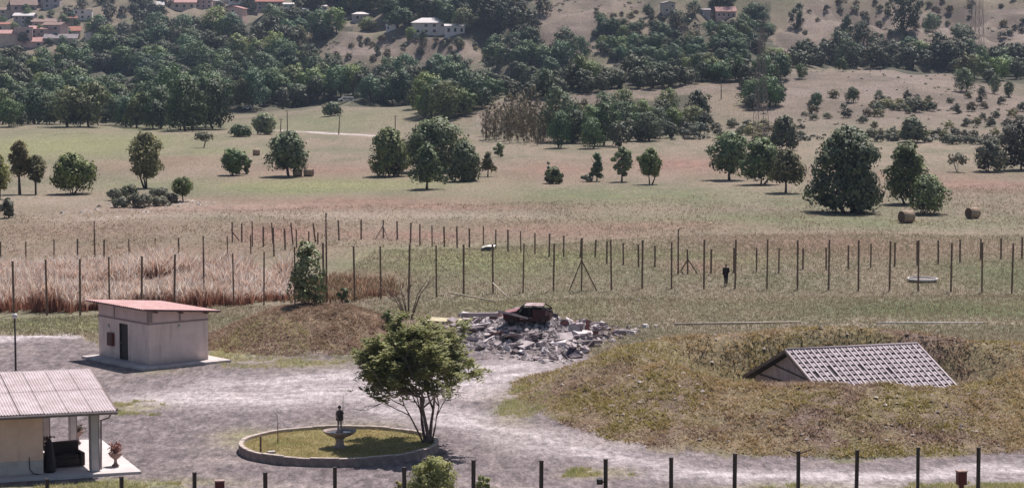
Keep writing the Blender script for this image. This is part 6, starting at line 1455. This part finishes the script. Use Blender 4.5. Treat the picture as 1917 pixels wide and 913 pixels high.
def house(label, px, base, wpx, hpx, roof='gable', rcol='red', wcol='beige', yaw=0.0, dep=.8, floors=2, cols=3, chimney=False, name='house', rise=.28):
    g = ground(px, base); s = ppm(g.y); q_ = 1.1 if name == 'house' and px < 560 else 1.0; w, h = wpx * q_ / s, hpx * q_ / s; dp = w * dep; r = random.Random(int(px * 3 + base))
    root = thing(name, label, 'house', g - Vector((0, -dp * .3, .3)), yaw); wm, rm = WL[wcol], RF[rcol]; h += .3
    MB().box((0, 0, h / 2 - .5), (w, dp, h + 1.0)).build('wall', wm, root)
    ov = .06 * w; rr_ = w * rise * .5
    Mx = Matrix(((1, 0, 0, 0), (0, 1, 0, 0), (0, 0, 1, 0), (0, 0, 0, 1)))
    if roof == 'gable':       # ridge along x
        rz_ = MB().prism([(-dp / 2 - ov, h - .02), (0, h + rr_), (dp / 2 + ov, h - .02), (dp / 2 + ov, h + .18), (0, h + rr_ + .2), (-dp / 2 - ov, h + .18)], w + 2 * ov, Matrix(((0, 1, 0, -w / 2 - ov), (1, 0, 0, 0), (0, 0, 1, 0), (0, 0, 0, 1)))).build('roof', rm, root)
        MB().prism([(-dp / 2 + .02, h - .05), (0, h + rr_ - .03), (dp / 2 - .02, h - .05)], w - .02, Matrix(((0, 1, 0, -w / 2 + .01), (1, 0, 0, 0), (0, 0, 1, 0), (0, 0, 0, 1)))).build('gable', wm, root)
    elif roof == 'gable_front':
        rz_ = MB().prism([(-w / 2 - ov, h - .02), (0, h + rr_), (w / 2 + ov, h - .02), (w / 2 + ov, h + .18), (0, h + rr_ + .2), (-w / 2 - ov, h + .18)], dp + 2 * ov, Matrix.Translation((0, -dp / 2 - ov, 0))).build('roof', rm, root)
        MB().prism([(-w / 2 + .02, h - .05), (0, h + rr_ - .03), (w / 2 - .02, h - .05)], dp - .02, Matrix.Translation((0, -dp / 2 + .01, 0))).build('gable', wm, root)
    elif roof == 'hip':
        a, b = w / 2 + ov, dp / 2 + ov; k = w * .22
        rz_ = MB().add([(-a, -b, h), (a, -b, h), (a, b, h), (-a, b, h), (-k, 0, h + rr_), (k, 0, h + rr_)], [(0, 1, 5, 4), (1, 2, 5), (2, 3, 4, 5), (3, 0, 4), (3, 2, 1, 0)]).build('roof', rm, root)
    else:
        rz_ = MB().box((0, 0, h + .14), (w + ov, dp + ov, .3)).build('roof', rm, root)
    if chimney: MB().box((w * .22, dp * .1, h + rr_ * .8 + .5), (.9, .9, 2.2)).build('chimney', wm, rz_)
    ww, wh = min(1.5, w / cols * .38), min(1.5, h / floors * .5)
    for f in range(floors):
        for c in range(cols):
            if r.random() < .15: continue
            x = -w / 2 + w * (c + .5) / cols; z = .3 + (h - .3) * (f + .52) / floors
            wi = MB(); q = .12
            for cx_2, cz_2, dx_2, dz_2 in ((0, wh / 2, ww + .3, .14), (0, -wh / 2, ww + .3, .14), (-ww / 2 - .06, 0, .14, wh - .14), (ww / 2 + .06, 0, .14, wh - .14)): wi.box((x + cx_2, -dp / 2 - .06, z + cz_2), (dx_2, .12, dz_2))
            wo = wi.build('window', WL['white'], root); MB().box((x, -dp / 2 - .02, z), (ww, .05, wh - .14)).build('pane', PANE, wo)
    return root
H_ = house
H_('white villa with a pale hipped roof on the brown hill', 803, 64, 62, 21, 'hip', 'white', 'white', .12, .7, 2, 4, False, 'villa', .30)
H_('low white side wing right of the villa', 851, 64, 36, 14, 'gable', 'white', 'white', .1, .6, 1, 3, False, 'villa_wing', .2)
H_('pink roofed house at the very left edge of the village', 2, 84, 44, 18, 'gable', 'pink', 'beige', .25, .7, 1, 2)
H_('tall pale house with a white parapet and a large opening', 43, 82, 30, 27, 'flat', 'white', 'pink', .15, .8, 2, 2)
H_('low house with a pink roof in front of the tall pale one', 62, 88, 34, 8, 'gable', 'pink', 'pink', .1, .9, 1, 2, rise=.5)
H_('pink walled house in the middle of the village row', 76, 74, 38, 17, 'gable', 'pink', 'pink', .2, .8, 2, 3)
H_('reddish house with a tall white chimney', 102, 70, 34, 20, 'gable', 'brown', 'pink', -.3, .9, 2, 2, True)
H_('house with a bright orange red roof', 132, 72, 30, 12, 'gable', 'orange', 'beige', .2, .8, 1, 2, rise=.5)
H_('long bluish grey house at the right of the village row', 114, 86, 52, 12, 'gable', 'grey', 'grey', .05, .4, 1, 5)
H_('white shed under the long grey house', 121, 93, 12, 8, 'gable_front', 'white', 'white', .3, 1, 1, 1)
H_('upper village house with a broad brown pink roof', 42, 22, 42, 10, 'gable', 'brown', 'pink', .3, .7, 1, 3, rise=.5)
H_('grey village house with a white edged roof', 46, 46, 34, 14, 'gable', 'white', 'grey', -.15, .6, 2, 3)
H_('brown roofed house behind the pink walled one', 78, 54, 40, 11, 'gable', 'brown', 'pink', .35, .8, 1, 3)
H_('white flat roofed house among trees right of the village', 154, 37, 32, 16, 'flat', 'white', 'white', .1, .7, 2, 3)
H_('grey house at the top edge left of the wood', 97, 16, 28, 16, 'flat', 'grey', 'grey', 0, .8, 2, 2)
H_('white roofed house at the top left corner', 40, 6, 36, 8, 'gable', 'white', 'pink', .2, .8, 1, 3)
H_('small pale house below the wood right of the village', 166, 72, 14, 9, 'gable_front', 'grey', 'white', .4, 1, 1, 1)
H_('long low house with a white slanting roof at the top', 288, 17, 30, 6, 'gable', 'white', 'grey', .25, .6, 1, 3, rise=.4)
H_('wide house with a beige roof at the top edge', 337, 18, 50, 11, 'gable', 'pink', 'beige', .1, .7, 1, 4, rise=.35)
H_('pale house with white window frames at the top edge', 381, 16, 28, 14, 'flat', 'white', 'pink', .05, .8, 2, 3)
H_('house with a white roof edge at the top of the photograph', 409, 12, 30, 9, 'gable', 'white', 'beige', .1, .8, 1, 3)
H_('pinkish gabled house with a dark red window above the wood', 440, 46, 32, 26, 'gable_front', 'pink', 'pink', -.15, 1, 3, 3)
H_('small red roofed house at the top edge', 470, 18, 22, 9, 'gable', 'red', 'beige', .2, .9, 1, 2)
H_('pink house with white balconies at the top edge', 504, 19, 44, 13, 'gable', 'red', 'pink', .1, .6, 2, 4)
H_('pale house half hidden right of the pink balcony house', 540, 18, 18, 8, 'gable', 'white', 'white', .1, .9, 1, 2)
H_('small white hut left in the wood above the villa', 571, 24, 12, 6, 'gable', 'white', 'white', .3, .9, 1, 1)
H_('white roofed cottage in the wood above the villa', 603, 20, 16, 7, 'gable', 'white', 'white', .2, .9, 1, 2)
H_('white roofed house above the brown hill', 674, 40, 28, 13, 'hip', 'white', 'grey', .2, .9, 1, 2)
H_('long low pale wall building left of the white roofed house', 634, 40, 30, 5, 'flat', 'white', 'beige', .15, .3, 1, 4)
H_('small white garden house left of the villa', 733, 57, 18, 8, 'gable', 'white', 'white', -.2, .8, 1, 2)
H_('pale stone house at the top of the scrub slope', 1250, 24, 22, 17, 'gable_front', 'grey', 'beige', .3, 1, 2, 2)
H_('small grey house left of the pinkish hill house', 1318, 30, 22, 10, 'gable', 'grey', 'grey', .1, .8, 1, 2)
H_('pinkish house with a pale red roof on the hill among dark trees', 1358, 34, 36, 11, 'gable', 'pink', 'pink', .1, .6, 1, 4, rise=.5)
H_('white walled house with a pink roof left of the red chimney house', 88, 62, 28, 13, 'gable_front', 'pink', 'white', .2, .9, 2, 2)
H_('beige house with a brown roof under the top left corner', 14, 34, 30, 13, 'gable', 'brown', 'beige', .1, .8, 2, 2)
H_('small red roofed house at the left edge above the pink one', 6, 60, 26, 12, 'gable', 'red', 'beige', .2, .8, 1, 2)
H_('tall beige house at the top left between trees', 70, 14, 24, 14, 'gable_front', 'brown', 'beige', -.1, .9, 2, 2)
H_('beige red roofed house left of the white flat roofed one', 128, 46, 26, 10, 'gable', 'red', 'beige', .2, .8, 1, 2)
H_('long pale terrace of houses at the very top edge', 455, 6, 50, 9, 'gable', 'pink', 'white', .05, .5, 1, 5)
H_('grey roofed house beside the pinkish gabled one', 412, 34, 26, 11, 'gable', 'grey', 'pink', .1, .8, 1, 2)
H_('grey shed roof half hidden in the left wood', 256, 186, 22, 8, 'gable', 'grey', 'grey', .2, .9, 1, 2, name='shed')
def vehicle(label, px, base, wpx, cat='van', yaw=0.0, col=WHITE, h=.42):
    g = ground(px, base); w = wpx / ppm(g.y); r0 = thing(cat, label, cat, g, yaw); hh = w * h
    MB().prism([(-w / 2, .3), (-w / 2, hh * .55), (-w * .36, hh * .62), (-w * .24, hh), (w * .46, hh), (w / 2, hh * .6), (w / 2, .3)], w * .4, Matrix.Translation((0, -w * .2, 0))).build('body', col, r0)
    for x in (-.3, .3):
        for s in (-1, 1): MB().tube([(x * w, s * w * .16, .3), (x * w, s * w * .205, .3)], .32, 10).build('wheel', CBLK, r0)
    for x0, x1 in ((-.20, .05), (.1, .4)): MB().box(((x0 + x1) / 2 * w, -w * .203, hh * .78), ((x1 - x0) * w, .02, hh * .26)).build('window', PANE, r0)
vehicle('white van parked at the upper end of the straw field under the wood', 648, 191, 30, 'van', .1, h=.30)
vehicle('white van parked left of the straw field', 463, 206, 18, 'van', .3)
vehicle('white car at the left edge under the wood', 3, 222, 22, 'car', 0, h=.36)
vehicle('small white car in the shade of the left wood', 100, 226, 14, 'car', .2, h=.36)

# ------------------------------------------------------------------ haze
hz = NT('haze'); hz.n.remove(hz.b); pv_ = hz.n.new('ShaderNodeVolumePrincipled')
pv_.inputs['Color'].default_value = (0.60, 0.74, 1.0, 1); pv_.inputs['Density'].default_value = 0.00008; pv_.inputs['Anisotropy'].default_value = 0.3
hz.l.new(pv_.outputs[0], hz.n['Material Output'].inputs['Volume'])
zmin = float(Zg.min()) - 1.0; zmax = float(max(Zg.max(), 60)) + 25
hb = MB().box((0, 1350, (zmin + zmax) / 2), (6300, 3700, zmax - zmin)).build('haze', hz.m); tag(hb, 'thin bluish air over the fields and hills', kind='stuff'); hb.display_type = 'WIRE'
print('haze', zmin, zmax, 'objects', len(SC.objects))
